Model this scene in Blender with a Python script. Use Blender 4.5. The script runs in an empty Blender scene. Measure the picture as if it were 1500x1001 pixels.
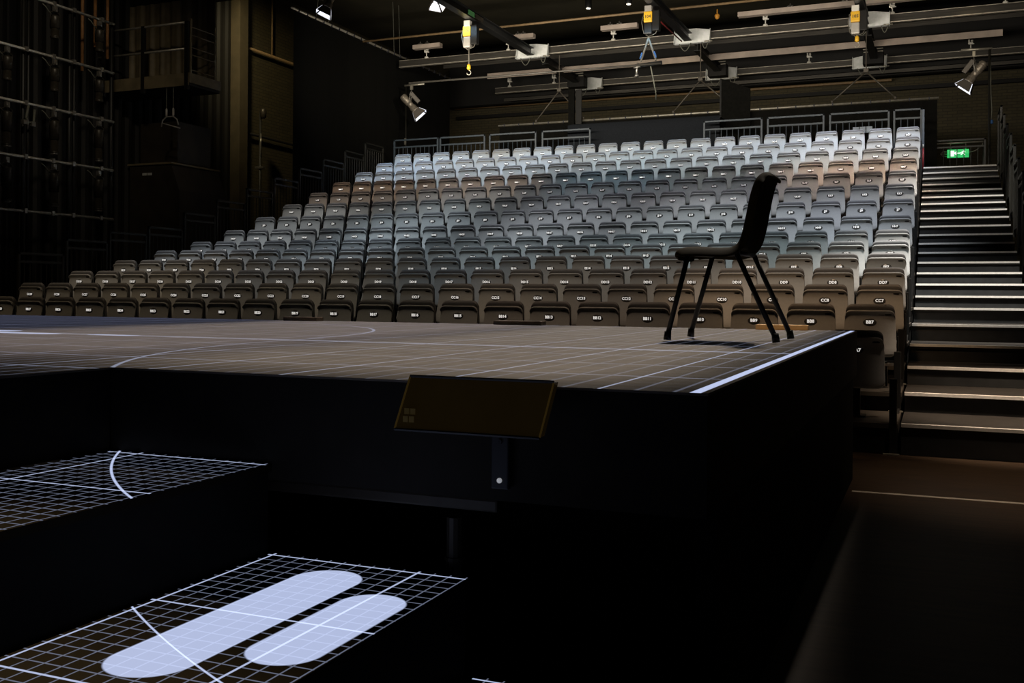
import bpy, bmesh, math, random
from mathutils import Vector, Matrix
random.seed(7)
C = bpy.context.scene.collection
PI = math.pi

# ------------------------------------------------------------------ helpers
def link(o):
    C.objects.link(o); return o

def obj(name, bm, m, parent=None, smooth=False, loc=(0, 0, 0)):
    me = bpy.data.meshes.new(name)
    bmesh.ops.recalc_face_normals(bm, faces=bm.faces[:])
    bm.to_mesh(me); bm.free()
    me.materials.append(m)
    if smooth:
        for p in me.polygons: p.use_smooth = True
    o = link(bpy.data.objects.new(name, me))
    o.location = loc
    if parent: o.parent = parent
    return o

def tag(o, label, cat, group=None):
    o['label'] = label; o['category'] = cat
    if group: o['group'] = group
    return o

def thing(name, label, cat, loc=(0, 0, 0), rotz=0, group=None):
    o = link(bpy.data.objects.new(name, None))
    o.empty_display_size = 0.05
    o.location = loc; o.rotation_euler = (0, 0, rotz)
    return tag(o, label, cat, group)

def struct(name, bm, m, label=None, smooth=False):
    o = obj(name, bm, m, None, smooth); o['kind'] = 'structure'
    if label: o['label'] = label
    return o

def B(): return bmesh.new()

def box(bm, x0, x1, y0, y1, z0, z1):
    v = [bm.verts.new((x, y, z)) for x in (x0, x1) for y in (y0, y1) for z in (z0, z1)]
    for f in ((0, 1, 3, 2), (4, 6, 7, 5), (0, 4, 5, 1), (2, 3, 7, 6), (0, 2, 6, 4), (1, 5, 7, 3)):
        bm.faces.new([v[i] for i in f])

def bbox(bm, x0, x1, y0, y1, z0, z1, bev=.005):
    b2 = bmesh.new(); box(b2, x0, x1, y0, y1, z0, z1)
    bmesh.ops.bevel(b2, geom=b2.edges[:], offset=bev, segments=2, affect='EDGES', profile=.6)
    me = bpy.data.meshes.new('tmp'); b2.to_mesh(me); b2.free()
    bm.from_mesh(me); bpy.data.meshes.remove(me)

def tube(bm, pts, r, n=8, r2=None):
    pts = [Vector(p) for p in pts]
    rings = []
    for i, p in enumerate(pts):
        d = (pts[min(i + 1, len(pts) - 1)] - pts[max(i - 1, 0)]).normalized()
        a = d.orthogonal().normalized() if i == 0 else (rings[-1][1] - d * rings[-1][1].dot(d)).normalized()
        b = d.cross(a)
        rr = r if r2 is None else r + (r2 - r) * i / (len(pts) - 1)
        rings.append(([bm.verts.new(p + (a * math.cos(2 * PI * k / n) + b * math.sin(2 * PI * k / n)) * rr) for k in range(n)], a))
    for (r0, _), (r1, _) in zip(rings, rings[1:]):
        for k in range(n):
            bm.faces.new((r0[k], r0[(k + 1) % n], r1[(k + 1) % n], r1[k]))
    bm.faces.new(rings[0][0][::-1]); bm.faces.new(rings[-1][0])

def lathe(bm, prof, n=20, mat=None):
    rings = []
    for r, z in prof:
        rings.append([bm.verts.new((max(r, 1e-5) * math.cos(2 * PI * k / n), max(r, 1e-5) * math.sin(2 * PI * k / n), z)) for k in range(n)])
    for a, b in zip(rings, rings[1:]):
        for k in range(n):
            bm.faces.new((a[k], a[(k + 1) % n], b[(k + 1) % n], b[k]))
    bm.faces.new(rings[0][::-1]); bm.faces.new(rings[-1])
    if mat is not None:
        bmesh.ops.transform(bm, matrix=mat, verts=[v for r in rings for v in r])

def prism(bm, poly, axis, a, b):
    """poly of 2D points extruded along axis from a to b"""
    def P(u, v, w):
        return {'x': (w, u, v), 'y': (u, w, v), 'z': (u, v, w)}[axis]
    A = [bm.verts.new(P(u, v, a)) for u, v in poly]; Bv = [bm.verts.new(P(u, v, b)) for u, v in poly]
    n = len(poly)
    bm.faces.new(A[::-1]); bm.faces.new(Bv)
    for i in range(n): bm.faces.new((A[i], A[(i + 1) % n], Bv[(i + 1) % n], Bv[i]))

def sheet(bm, rows):
    """grid of points -> quads"""
    V = [[bm.verts.new(p) for p in r] for r in rows]
    for a, b in zip(V, V[1:]):
        for i in range(len(a) - 1): bm.faces.new((a[i], a[i + 1], b[i + 1], b[i]))
    return V

def aim(frm, to):
    return (Vector(to) - Vector(frm)).to_track_quat('-Z', 'Y').to_euler()

# ------------------------------------------------------------------ node helper
class N:
    def __init__(s, nt, sock): s.nt, s.k = nt, sock
    def _m(s, op, *o, clamp=False):
        n = s.nt.nodes.new('ShaderNodeMath'); n.operation = op; n.use_clamp = clamp
        for i, x in enumerate((s,) + o):
            if isinstance(x, N): s.nt.links.new(x.k, n.inputs[i])
            else: n.inputs[i].default_value = x
        return N(s.nt, n.outputs[0])
    def __add__(s, o): return s._m('ADD', o)
    def __sub__(s, o): return s._m('SUBTRACT', o)
    def __mul__(s, o): return s._m('MULTIPLY', o)
    def abs(s): return s._m('ABSOLUTE')
    def fract(s): return s._m('FRACT')
    def sqrt(s): return s._m('SQRT')
    def mx(s, o): return s._m('MAXIMUM', o)
    def mn(s, o): return s._m('MINIMUM', o)
    def gt(s, o): return s._m('GREATER_THAN', o)
    def lt(s, o): return s._m('LESS_THAN', o)
    def band(s, hw, soft):
        """1 where |s| < hw, fading over soft"""
        n = s.nt.nodes.new('ShaderNodeMapRange'); n.interpolation_type = 'SMOOTHSTEP'
        s.nt.links.new(s.abs().k, n.inputs['Value'])
        n.inputs['From Min'].default_value = hw; n.inputs['From Max'].default_value = hw + soft
        n.inputs['To Min'].default_value = 1; n.inputs['To Max'].default_value = 0
        return N(s.nt, n.outputs['Result'])

def grid(c, off, sp, hw, soft):
    t = ((c - off) * (1 / sp) + 0.5).fract() - 0.5
    return (t * sp).band(hw, soft)

def mat(name, col, rough=.6, metal=0., noise=.15, scale=12., bump=0., emit=None, estr=0., spec=.5, stretch=None):
    m = bpy.data.materials.new(name); m.use_nodes = True
    nt = m.node_tree; bs = nt.nodes['Principled BSDF']
    tc = nt.nodes.new('ShaderNodeTexCoord'); nz = nt.nodes.new('ShaderNodeTexNoise')
    nz.inputs['Scale'].default_value = scale; nz.inputs['Detail'].default_value = 4
    src = tc.outputs['Object']
    if stretch:
        mp = nt.nodes.new('ShaderNodeMapping'); mp.inputs['Scale'].default_value = stretch
        nt.links.new(src, mp.inputs['Vector']); src = mp.outputs['Vector']
    nt.links.new(src, nz.inputs['Vector'])
    cr = nt.nodes.new('ShaderNodeValToRGB')
    lo = [max(0, c * (1 - noise)) for c in col]; hi = [min(1, c * (1 + noise)) for c in col]
    cr.color_ramp.elements[0].color = (*lo, 1); cr.color_ramp.elements[1].color = (*hi, 1)
    cr.color_ramp.elements[0].position = .3; cr.color_ramp.elements[1].position = .7
    nt.links.new(nz.outputs['Fac'], cr.inputs['Fac'])
    nt.links.new(cr.outputs['Color'], bs.inputs['Base Color'])
    bs.inputs['Roughness'].default_value = rough; bs.inputs['Metallic'].default_value = metal
    bs.inputs['Specular IOR Level'].default_value = spec
    if bump:
        bp = nt.nodes.new('ShaderNodeBump'); bp.inputs['Strength'].default_value = bump; bp.inputs['Distance'].default_value = .01
        nt.links.new(nz.outputs['Fac'], bp.inputs['Height']); nt.links.new(bp.outputs['Normal'], bs.inputs['Normal'])
    if emit:
        bs.inputs['Emission Color'].default_value = (*emit, 1); bs.inputs['Emission Strength'].default_value = estr
        if estr < 2: m.cycles.emission_sampling = 'NONE'
    return m

def brick_mat(name, c1, c2, mortar, rough=.8):
    m = bpy.data.materials.new(name); m.use_nodes = True
    nt = m.node_tree; bs = nt.nodes['Principled BSDF']
    g = nt.nodes.new('ShaderNodeNewGeometry'); sx = nt.nodes.new('ShaderNodeSeparateXYZ'); cb = nt.nodes.new('ShaderNodeCombineXYZ')
    nt.links.new(g.outputs['Position'], sx.inputs[0])
    s = N(nt, sx.outputs['X']) + N(nt, sx.outputs['Y'])
    nt.links.new(s.k, cb.inputs['X']); nt.links.new(sx.outputs['Z'], cb.inputs['Y'])
    br = nt.nodes.new('ShaderNodeTexBrick'); nt.links.new(cb.outputs[0], br.inputs['Vector'])
    br.inputs['Scale'].default_value = 1.0; br.inputs['Brick Width'].default_value = .23; br.inputs['Row Height'].default_value = .078
    br.inputs['Mortar Size'].default_value = .009
    br.inputs['Color1'].default_value = (*c1, 1); br.inputs['Color2'].default_value = (*c2, 1); br.inputs['Mortar'].default_value = (*mortar, 1)
    nt.links.new(br.outputs['Color'], bs.inputs['Base Color']); bs.inputs['Roughness'].default_value = rough
    bp = nt.nodes.new('ShaderNodeBump'); bp.inputs['Strength'].default_value = .5; bp.inputs['Distance'].default_value = .006
    nt.links.new(br.outputs['Fac'], bp.inputs['Height']); bp.invert = True
    nt.links.new(bp.outputs['Normal'], bs.inputs['Normal'])
    return m

PROJ = (.60, .69, 1.0)          # emission colour painting the projector's white-blue light onto the decks

def projected_mat(name, base, rough, build, spec=.5, noise=.12):
    """dark painted deck with the projected line drawing put in as emission; build(x, y) returns the intensity"""
    m = mat(name, base, rough, noise=noise, scale=9, bump=.04, spec=spec)
    nt = m.node_tree; bs = nt.nodes['Principled BSDF']
    g = nt.nodes.new('ShaderNodeNewGeometry'); sx = nt.nodes.new('ShaderNodeSeparateXYZ')
    nt.links.new(g.outputs['Position'], sx.inputs[0])
    sn = nt.nodes.new('ShaderNodeSeparateXYZ'); nt.links.new(g.outputs['Normal'], sn.inputs[0])
    v = build(N(nt, sx.outputs['X']), N(nt, sx.outputs['Y'])) * N(nt, sn.outputs['Z']).gt(.5)
    bs.inputs['Emission Color'].default_value = (*PROJ, 1)
    nt.links.new(v.k, bs.inputs['Emission Strength'])
    m.cycles.emission_sampling = 'NONE'
    return m

def capsule(x, y, cx, y0, y1, r):
    dy = ((y - (y0 + y1) / 2).abs() - ((y1 - y0) / 2 - r)).mx(0.0)
    dx = x - cx
    return ((dx * dx + dy * dy).sqrt()).band(r, .006)

def hcapsule(x, y, cy, x0, x1, r):
    dx = ((x - (x0 + x1) / 2).abs() - ((x1 - x0) / 2 - r)).mx(0.0)
    dy = y - cy
    return ((dx * dx + dy * dy).sqrt()).band(r, .02)

def ring(x, y, cx, cy, r, hw, soft=.006):
    dx = x - cx; dy = y - cy
    return ((dx * dx + dy * dy).sqrt() - r).band(hw, soft)

def stage_pattern(x, y):
    majx = grid(x, -.735, .4525, .0026, .003); majy = grid(y, 2.23, .452, .005, .006)
    minx = grid(x, -.735, .0905, .0028, .004); miny = grid(y, 2.23, .0904, .003, .004)
    edge = (x - (-.505)).band(.011, .004)
    mid = (y - 4.0).band(.010, .010)
    arc1 = ring(x, y, -.175, 3.938, 2.639, .004) * x.lt(-2.2) * y.lt(4.25)
    arc2 = ring(x, y, -5.019, 4.239, 2.166, .006) * x.gt(-4.7) * y.gt(4.2)
    txt = hcapsule(x, y, 3.96, -5.0, -4.25, .05).mx(hcapsule(x, y, 4.14, -6.6, -4.75, .06)).mx(hcapsule(x, y, 4.0, -4.05, -3.75, .03))
    inside = x.lt(-.5)
    v = (majx * .42).mx(majy * .20).mx(minx * .105).mx(miny * .02)
    v = v.mx(arc1 * .30).mx(arc2 * .34).mx(mid * .42) * inside
    return v.mx(edge * .80).mx(txt * .55)

def strip_pattern(x0, y0, sp, extra, xlo, xhi, ytop, mhi=9.0):
    def f(x, y):
        v = (grid(x, x0, sp, .0022, .002) * .72 * x.lt(mhi)).mx(grid(y, y0, sp, .0024, .002) * .72)
        v = v.mx(grid(x, x0, sp / 10, .0010, .0018) * .20).mx(grid(y, y0, sp / 10, .0011, .0020) * .20)
        for e in extra: v = v.mx(e(x, y) + v * e(x, y) * .9)
        return v * x.gt(xlo) * x.lt(xhi) * y.lt(ytop)
    return f

# ------------------------------------------------------------------ materials
M = {}
M['floor'] = mat('floor_dark_boards', (.060, .034, .016), .55, noise=.35, scale=6, bump=.05, stretch=(.4, 4, 1))
M['tape'] = mat('white_tape', (.80, .72, .60), .6)
M['brick'] = brick_mat('painted_dark_brick', (.078, .063, .030), (.060, .049, .024), (.040, .033, .017))
M['black_wall'] = mat('black_painted_cladding', (.006, .005, .004), .7, noise=.4, scale=3, stretch=(1, 8, .3))
M['ceil'] = mat('dark_olive_ceiling', (.040, .034, .018), .8, noise=.2, scale=2)
M['drape'] = mat('black_serge_drape', (.0065, .0062, .0052), .95, noise=.25, scale=20, spec=.1)
M['cloth'] = mat('charcoal_cloth', (.017, .0195, .024), .9, noise=.15, scale=30, spec=.15)
M['black'] = mat('black_matt_paint', (.010, .009, .008), .6, noise=.2, spec=.3)
M['blackm'] = mat('black_powder_coat', (.012, .012, .012), .42, noise=.2)
M['rail'] = mat('blue_grey_rail_paint', (.048, .066, .088), .45, noise=.1)
M['railblack'] = mat('black_rail_paint', (.018, .017, .013), .5, noise=.1)
M['skirt'] = mat('stage_skirt_black', (.006, .0055, .005), .85, noise=.2, spec=.15)
M['fascia'] = mat('stage_fascia_black', (.022, .019, .016), .75, noise=.15, spec=.2)
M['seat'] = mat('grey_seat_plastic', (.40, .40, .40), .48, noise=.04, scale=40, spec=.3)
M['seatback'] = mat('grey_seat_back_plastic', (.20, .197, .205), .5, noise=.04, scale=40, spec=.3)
M['plate'] = mat('oval_plate_plastic', (.085, .082, .080), .22, noise=.05, spec=.7)
M['number'] = mat('glowing_number_print', (.92, .92, .92), .5, noise=.02, emit=(1, .96, .90), estr=.62)  # emission stands in for light thrown back by the white print
M['frame'] = mat('seat_frame_black', (.010, .010, .010), .4, metal=.3, noise=.1)
M['tread'] = mat('platform_tread_ply', (.075, .062, .048), .6, noise=.25, scale=8, stretch=(.6, 5, 1))
M['riser'] = mat('aisle_riser_dark', (.021, .022, .023), .6, noise=.25, scale=10)
M['step'] = mat('aisle_step_grey', (.028, .0235, .0195), .6, noise=.25, scale=10)
M['nosing'] = mat('pale_metal_nosing', (.88, .85, .80), .6, metal=.0, noise=.08, scale=30)
M['beam'] = mat('dark_steel_beam', (.075, .068, .058), .42, metal=.45, noise=.3, scale=5, stretch=(.3, 6, 6))
M['beamlip'] = mat('lit_steel_lip', (.55, .50, .42), .4, metal=.5, noise=.3, scale=8)  # pale colour stands in for the lit, highlighted steel edges
M['beampale'] = mat('pale_pinkish_beam_face', (.46, .375, .315), .6, noise=.2, scale=3)
M['galv'] = mat('galvanised_steel', (.93, .97, .92), .5, metal=.0, noise=.12, scale=14)
M['pipe'] = mat('bare_steel_pipe', (.52, .48, .40), .38, metal=.6, noise=.2, scale=15)
M['brownpipe'] = mat('brown_painted_pipe', (.26, .17, .085), .5, noise=.2)
M['yellow'] = mat('hoist_yellow', (.85, .48, .03), .45, noise=.05)
M['dkprint'] = mat('dark_print', (.02, .02, .03), .6)
M['hoistgrey'] = mat('hoist_grey', (.45, .42, .38), .45, metal=.2, noise=.1)
M['white'] = mat('white_enamel', (.80, .77, .70), .4, noise=.05)
M['lampalu'] = mat('lamp_cast_aluminium', (.36, .31, .25), .42, metal=.5, noise=.35, scale=18)
M['barn'] = mat('barn_door_grey', (.16, .14, .12), .5, metal=.2, noise=.1)
M['lens'] = mat('lit_lamp_mouth', (.8, .8, .85), .3, emit=(.86, .90, 1.0), estr=.85)
M['bulb'] = mat('downlight_bulb', (1, .9, .7), .3, emit=(1, .86, .62), estr=14.)
M['chair'] = mat('black_chair_plastic', (.024, .018, .006), .75, noise=.1, spec=.08)
M['chairleg'] = mat('black_chair_tube', (.008, .008, .007), .45, noise=.1)
M['green'] = mat('exit_sign_green', (.02, .42, .12), .4, emit=(.03, .62, .15), estr=.75)
M['signwhite'] = mat('exit_sign_white', (.9, .95, .9), .4, emit=(.82, 1, .86), estr=1.1)
M['wood'] = mat('lit_wood_block', (.85, .56, .27), .6, noise=.15, scale=10, stretch=(.5, 6, 6))  # pale tan stands in for light falling on this block
M['wooddark'] = mat('dark_wood_block', (.20, .14, .085), .6, noise=.2, scale=10, stretch=(.5, 6, 6))
M['amber'] = mat('amber_tinted_acrylic', (.055, .036, .012), .18, noise=.3, scale=5, spec=.6, emit=(.09, .055, .012), estr=.045)  # weak emission stands in for light caught in the sheet
M['amberedge'] = mat('amber_acrylic_edge', (.16, .10, .025), .3, noise=.2, emit=(.09, .055, .012), estr=.18)  # light along the sheet's edges, put in as emission
M['reflmark'] = mat('pale_painted_reflection', (.12, .09, .03), .4, emit=(.09, .06, .015), estr=.10)  # emissive squares painted for a small reflection in the sheet
M['navy'] = mat('dark_navy_bracket', (.012, .013, .02), .5)
M['screw'] = mat('glowing_zinc_screw', (.75, .75, .75), .3, metal=.6, emit=(.8, .82, .85), estr=.25)  # emission gives the screw head its bright glint
M['tubegrey'] = mat('deck_frame_tube', (.040, .032, .024), .5, metal=.2, noise=.2)
M['gridbar'] = mat('grid_bar_steel', (.85, .80, .72), .35, metal=.4, noise=.2, scale=15)
M['gridup'] = mat('grid_upright_black', (.008, .0075, .006), .5, noise=.2)
M['rust'] = mat('rusty_scaffold_tube', (.30, .14, .05), .6, noise=.3, scale=9)
M['lantern'] = mat('black_lantern_housing', (.045, .038, .028), .4, metal=.3, noise=.3, scale=20)
M['lanternedge'] = mat('lantern_bright_metal', (.30, .28, .25), .3, metal=.7, noise=.2)
M['pier'] = mat('olive_painted_pier', (.085, .067, .038), .75, noise=.15, scale=4, bump=.05)
M['balcony'] = mat('balcony_fascia_olive', (.19, .15, .085), .6, noise=.25, scale=5)
M['crate'] = mat('dark_brown_cabinet', (.030, .022, .014), .6, noise=.3, scale=4)
M['sticker'] = mat('white_sticker', (.6, .6, .57), .6)
M['red'] = mat('red_enamel', (.22, .012, .015), .4)
M['paleblue'] = mat('pale_blue_board', (.30, .36, .45), .5)
M['cable'] = mat('grey_green_cable', (.14, .14, .11), .6)
M['sling'] = mat('grey_webbing_sling', (.12, .11, .09), .8)
M['hanger'] = mat('dull_steel_hanger', (.11, .095, .075), .5, metal=.3, noise=.2)
M['blue'] = mat('blue_webbing', (.03, .10, .28), .7)
M['orange'] = mat('orange_webbing', (.65, .28, .03), .6)
M['greenlab'] = mat('green_load_label', (.10, .32, .12), .5)
M['redcable'] = mat('dark_red_cable', (.25, .02, .02), .6)

# ------------------------------------------------------------------ setting
bm = B(); box(bm, -15.4, 4.2, -5, 28.7, -.1, 0); struct('floor', bm, M['floor'])
bm = B(); box(bm, -15.4, -15.2, -5, 28.7, 0, 8.6); struct('wall_left', bm, M['brick'])
bm = B(); box(bm, -15.2, 4.2, 28.4, 28.6, 0, 8.6); struct('wall_back', bm, M['brick'])
bm = B(); box(bm, 4.0, 4.2, -5, 28.4, 0, 8.6); struct('wall_right', bm, M['black_wall'])
bm = B(); box(bm, -15.2, 4.0, -5.0, -4.8, 0, 8.6); struct('wall_front', bm, M['black_wall'])
bm = B(); box(bm, -15.4, 4.2, -5, 28.7, 8.6, 8.8); struct('ceiling', bm, M['ceil'])
# black profiled cladding on the near part of the left wall
bm = B()
y = 2.0
while y < 18.85:
    prism(bm, [(-15.2, y), (-15.08, y), (-15.04, y + .06), (-15.04, y + .14), (-15.08, y + .2), (-15.2, y + .2)], 'z', 0.0, 8.58)
    y += .28
struct('trim_1', bm, M['black_wall'], 'black ribbed cladding on the near part of the left wall')
# pier beside the brickwork
bm = B(); bbox(bm, -15.2, -14.86, 19.05, 19.36, 0, 8.59, .01)
struct('column', bm, M['pier'], 'olive painted pier projecting from the left wall')
# bulkhead across the front of the ceiling
bm = B(); box(bm, -15.0, -11.0, 15.9, 16.3, 7.0, 8.58); struct('trim_2', bm, M['black_wall'], 'black downstand over the side balcony')

# ------------------------------------------------------------------ stage
SX, SY0, SY1, SZ = -.475, 2.28, 6.95, .97
CX = -2.235
st = thing('stage', 'long low black stage deck covered by a projected line grid', 'stage', (-6.0, 4.6, 0))
def loc_(o): return (-o.location[0], -o.location[1], 0)
deck_poly = [(-13.0, -3.0), (CX, -3.0), (CX, SY0), (SX, SY0), (SX, SY1), (-13.0, SY1)]
bm = B(); prism(bm, deck_poly, 'z', SZ - .006, SZ)
M['deck'] = projected_mat('stage_deck_with_projected_grid', (.20, .175, .150), .62, stage_pattern, spec=.10)
obj('deck', bm, M['deck'], st, loc=(6, -4.6, 0))
fz = SZ - .287
bm = B()
box(bm, CX, SX - .002, SY0 + .002, SY0 + .03, fz, SZ - .007)      # front
box(bm, SX - .03, SX - .002, SY0 + .03, SY1 - .002, fz, SZ - .007)  # right
box(bm, -13.0, SX - .03, SY1 - .03, SY1 - .002, fz, SZ - .007)     # far
box(bm, CX - .03, CX - .002, -3.0, SY0, fz, SZ - .007)
obj('fascia', bm, M['fascia'], st, loc=(6, -4.6, 0))
bm = B()
box(bm, SX - .05, SX - .022, SY0 + .25, SY1 - .02, .005, fz)
box(bm, -13.0, SX - .05, SY1 - .05, SY1 - .02, .005, fz)
box(bm, -.55, SX - .022, SY0 + .22, SY0 + .25, .005, fz)
box(bm, CX, -.55, SY0 + .42, SY0 + .45, .005, fz)
obj('skirt', bm, M['skirt'], st, loc=(6, -4.6, 0))
bm = B(); bbox(bm, CX + .05, -1.02, SY0 + .06, SY0 + .11, fz - .045, fz - .012, .006)
obj('frame_rail', bm, M['tubegrey'], st, loc=(6, -4.6, 0))
bm = B(); tube(bm, [(-1.15, SY0 + .085, .02), (-1.15, SY0 + .085, fz - .07)], .022, 12); tube(bm, [(-1.15, SY0 + .085, .50), (-1.15, SY0 + .085, .51)], .027, 12)
tube(bm, [(-1.15, SY0 + .085, .0), (-1.15, SY0 + .085, .02)], .04, 12)
obj('leg', bm, M['tubegrey'], st, smooth=False, loc=(6, -4.6, 0))

# three descending step blocks in front of the stage
BLK = (.0065, .0055, .0045)
arc_s2 = lambda x, y: ring(x, y, -.509, 3.49, 2.077, .0018, .003) * .80
arc_s3 = lambda x, y: ring(x, y, .489, 4.862, 3.773, .0012, .0025) * .80
cap1 = lambda x, y: capsule(x, y, -1.382, 1.435, 2.2, .088) * .74
cap2 = lambda x, y: capsule(x, y, -1.178, 1.59, 2.065, .078) * .74
steps = [
    ('highest black step block below the stage lip, thin projected grid and one arc', CX, -1.66, .727, strip_pattern(-2.11, 2.257, .4345, [arc_s2], -2.22, -1.665, 2.33, -1.75)),
    ('middle black step block carrying two bright projected capsule shapes', -1.66, -1.065, .485, strip_pattern(-1.645, 2.262, .44, [cap1, cap2, arc_s3], -1.70, -1.07, 2.33)),
    ('lowest black step block, only its far grid corner showing', -1.065, -.49, .2425, strip_pattern(-1.19, 2.262, .44, [], -1.05, -.50, 2.33)),
]
for lab, x0, x1, z, pat in steps:
    t = thing('step_block', lab, 'step', ((x0 + x1) / 2, .5, 0), group='black steps descending beside the stage')
    off = (-(x0 + x1) / 2, -.5, 0)
    pm = projected_mat('step_tread_with_projection', (.012, .0095, .006), .8, pat, spec=.04)
    bm = B(); box(bm, x0, x1 - .002, -3.0, SY0 - .002, z - .02, z); obj('tread', bm, pm, t, loc=off)
    bm = B(); box(bm, x0 + .002, x1 - .012, -3.0, SY0 - .004, 0.0, z - .021); obj('riser_box', bm, M['skirt'], t, loc=off)

# amber acrylic panel with its bracket on the stage front
t = thing('tinted_panel', 'dark amber tinted acrylic panel hung over the stage front edge', 'panel', (-1.02, 2.2, .86))
def panel_pts(dy0, dy1):
    top = [(-1.203, 2.235), (-.823, 2.235)]; bot = [(-1.222, 2.18), (-.838, 2.18)]
    return top, bot
bm = B()
fr = [(-1.203, 2.215, .985), (-.823, 2.215, .985), (-.840, 2.17, .862), (-1.220, 2.17, .862)]
bk = [(x, y + .03, z) for x, y, z in fr]
v = [bm.verts.new(p) for p in fr + bk]
for f in ((0, 1, 2, 3), (7, 6, 5, 4), (0, 4, 5, 1), (1, 5, 6, 2), (2, 6, 7, 3), (3, 7, 4, 0)): bm.faces.new([v[i] for i in f])
obj('tinted_sheet', bm, M['amber'], t, loc=(1.02, -2.2, -.86))
for a, b in ((fr[0], fr[3]), (fr[1], fr[2])):
    bm = B(); tube(bm, [Vector(a) + Vector((0, -.002, 0)), Vector(b) + Vector((0, -.002, 0))], .0025, 6)
    obj('side_edging', bm, M['amberedge'], t, loc=(1.02, -2.2, -.86))
bm = B(); tube(bm, [Vector(fr[3]) + Vector((0, -.002, -.002)), Vector(fr[2]) + Vector((0, -.002, -.002))], .004, 6); tube(bm, [Vector(fr[0]) + Vector((0, 0, .002)), Vector(fr[1]) + Vector((0, .0, .002))], .004, 6)
obj('black_edging', bm, M['navy'], t, loc=(1.02, -2.2, -.86))
bm = B()
for i in (0, 1):
    for j in (0, 1):
        x = -1.200 + i * .0165; z = .878 + j * .0185
        yy = 2.17 + (z - .862) / .123 * .045 - .002
        box(bm, x, x + .0135, yy - .001, yy, z, z + .0145)
obj('reflection_mark', bm, M['reflmark'], t, loc=(1.02, -2.2, -.86))
bm = B(); bbox(bm, -1.003, -.957, 2.262, 2.279, .715, .862, .004)
br = obj('bracket', bm, M['navy'], t, loc=(1.02, -2.2, -.86))
for z in (.737, .832):
    bm = B(); lathe(bm, [(.002, .0035), (.002, .0045), (.0062, .0045), (.0066, .002), (.0066, 0)], 14, Matrix.Translation((-.98, 2.262, z)) @ Matrix.Rotation(PI / 2, 4, 'X'))
    obj('screw_head', bm, M['screw'] if z < .8 else M['navy'], br)

# wooden blocks on the far edge
for lab, x0, x1, m, h in (('pale lit wooden block at the far stage edge behind the chair', -1.11, -.775, M['wood'], .034),
                       ('dark wooden block at the middle of the far stage edge', -3.02, -2.64, M['wooddark'], .030),
                       ('dark wooden block furthest from the chair on the stage edge', -4.88, -4.56, M['wooddark'], .030)):
    bm = B(); bbox(bm, x0, x1, SY1 - .12, SY1 - .02, SZ, SZ + h, .003)
    tag(obj('wooden_block', bm, m), lab, 'block', 'wooden blocks along the far stage edge')

# floor tape
bm = B(); prism(bm, [(-.47, 6.49), (1.2, 6.53), (1.2, 6.575), (-.47, 6.535)], 'z', 0, .003)
tag(obj('floor_tape', bm, M['tape']), 'thin white tape line across the dark floor by the stage corner', 'tape')

# ------------------------------------------------------------------ chair on the stage
ch = thing('stage_chair', 'black plastic shell chair on four tube legs standing on stage', 'chair', (-.945, 5.06, SZ + .006))
prof = [(-.230, .392, .185), (-.243, .405, .20), (-.246, .422, .212), (-.232, .440, .222), (-.20, .452, .228), (-.12, .453, .23), (-.03, .446, .228), (.03, .446, .225), (.062, .462, .222),
        (.084, .50, .22), (.098, .56, .218), (.111, .63, .214), (.124, .70, .208), (.138, .755, .200), (.153, .788, .185), (.178, .808, .165), (.205, .808, .155), (.226, .790, .148)]
bm = B(); rows = []
for i, (x, z, hw) in enumerate(prof):
    a = prof[max(i - 1, 0)]; b = prof[min(i + 1, len(prof) - 1)]
    tx, tz = b[0] - a[0], b[1] - a[1]; L = math.hypot(tx, tz); nx, nz = tz / L, -tx / L    # outward (down / back)
    r = []
    for k in range(-8, 9):
        u = k / 8; e = max(0, (abs(u) - .72) / .28)
        d = .045 * e ** 1.8 - .012 * (1 - u * u) * (1 if i > 8 else .3)
        if i < 2 or i > 15: d *= .3
        r.append((x + nx * d - (0 if i < 8 else .0), u * hw, z + nz * d))
    rows.append(r)
sheet(bm, rows)
shell = obj('shell', bm, M['chair'], ch, smooth=True)
md = shell.modifiers.new('thick', 'SOLIDIFY'); md.thickness = .006; md.offset = 0
md = shell.modifiers.new('sub', 'SUBSURF'); md.levels = 1; md.render_levels = 2
for fx, fy, tx, ty in ((-.262, -.235, -.174, -.17), (-.254, .240, -.125, .17), (.257, -.235, .055, -.16), (.260, .252, .085, .17)):
    bm = B(); tube(bm, [(tx, ty, .425), (fx * .985 + tx * .015, fy, .02)], .0125, 12)
    lg = obj('leg', bm, M['chairleg'], ch, smooth=True)
    bm = B(); tube(bm, [(fx * .965 + tx * .035, fy * .99, .042), (fx, fy, 0)], .0165, 12, .0185); obj('rubber_foot', bm, M['chairleg'], lg, smooth=True)
bm = B()
tube(bm, [(-.174, -.17, .425), (-.125, .17, .425)], .012, 10); tube(bm, [(.055, -.16, .425), (.085, .17, .425)], .012, 10)
for s in (-.15, .15): tube(bm, [(-.15, s, .43), (.07, s, .43)], .010, 10)
obj('under_frame', bm, M['chairleg'], ch, smooth=True)

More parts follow.
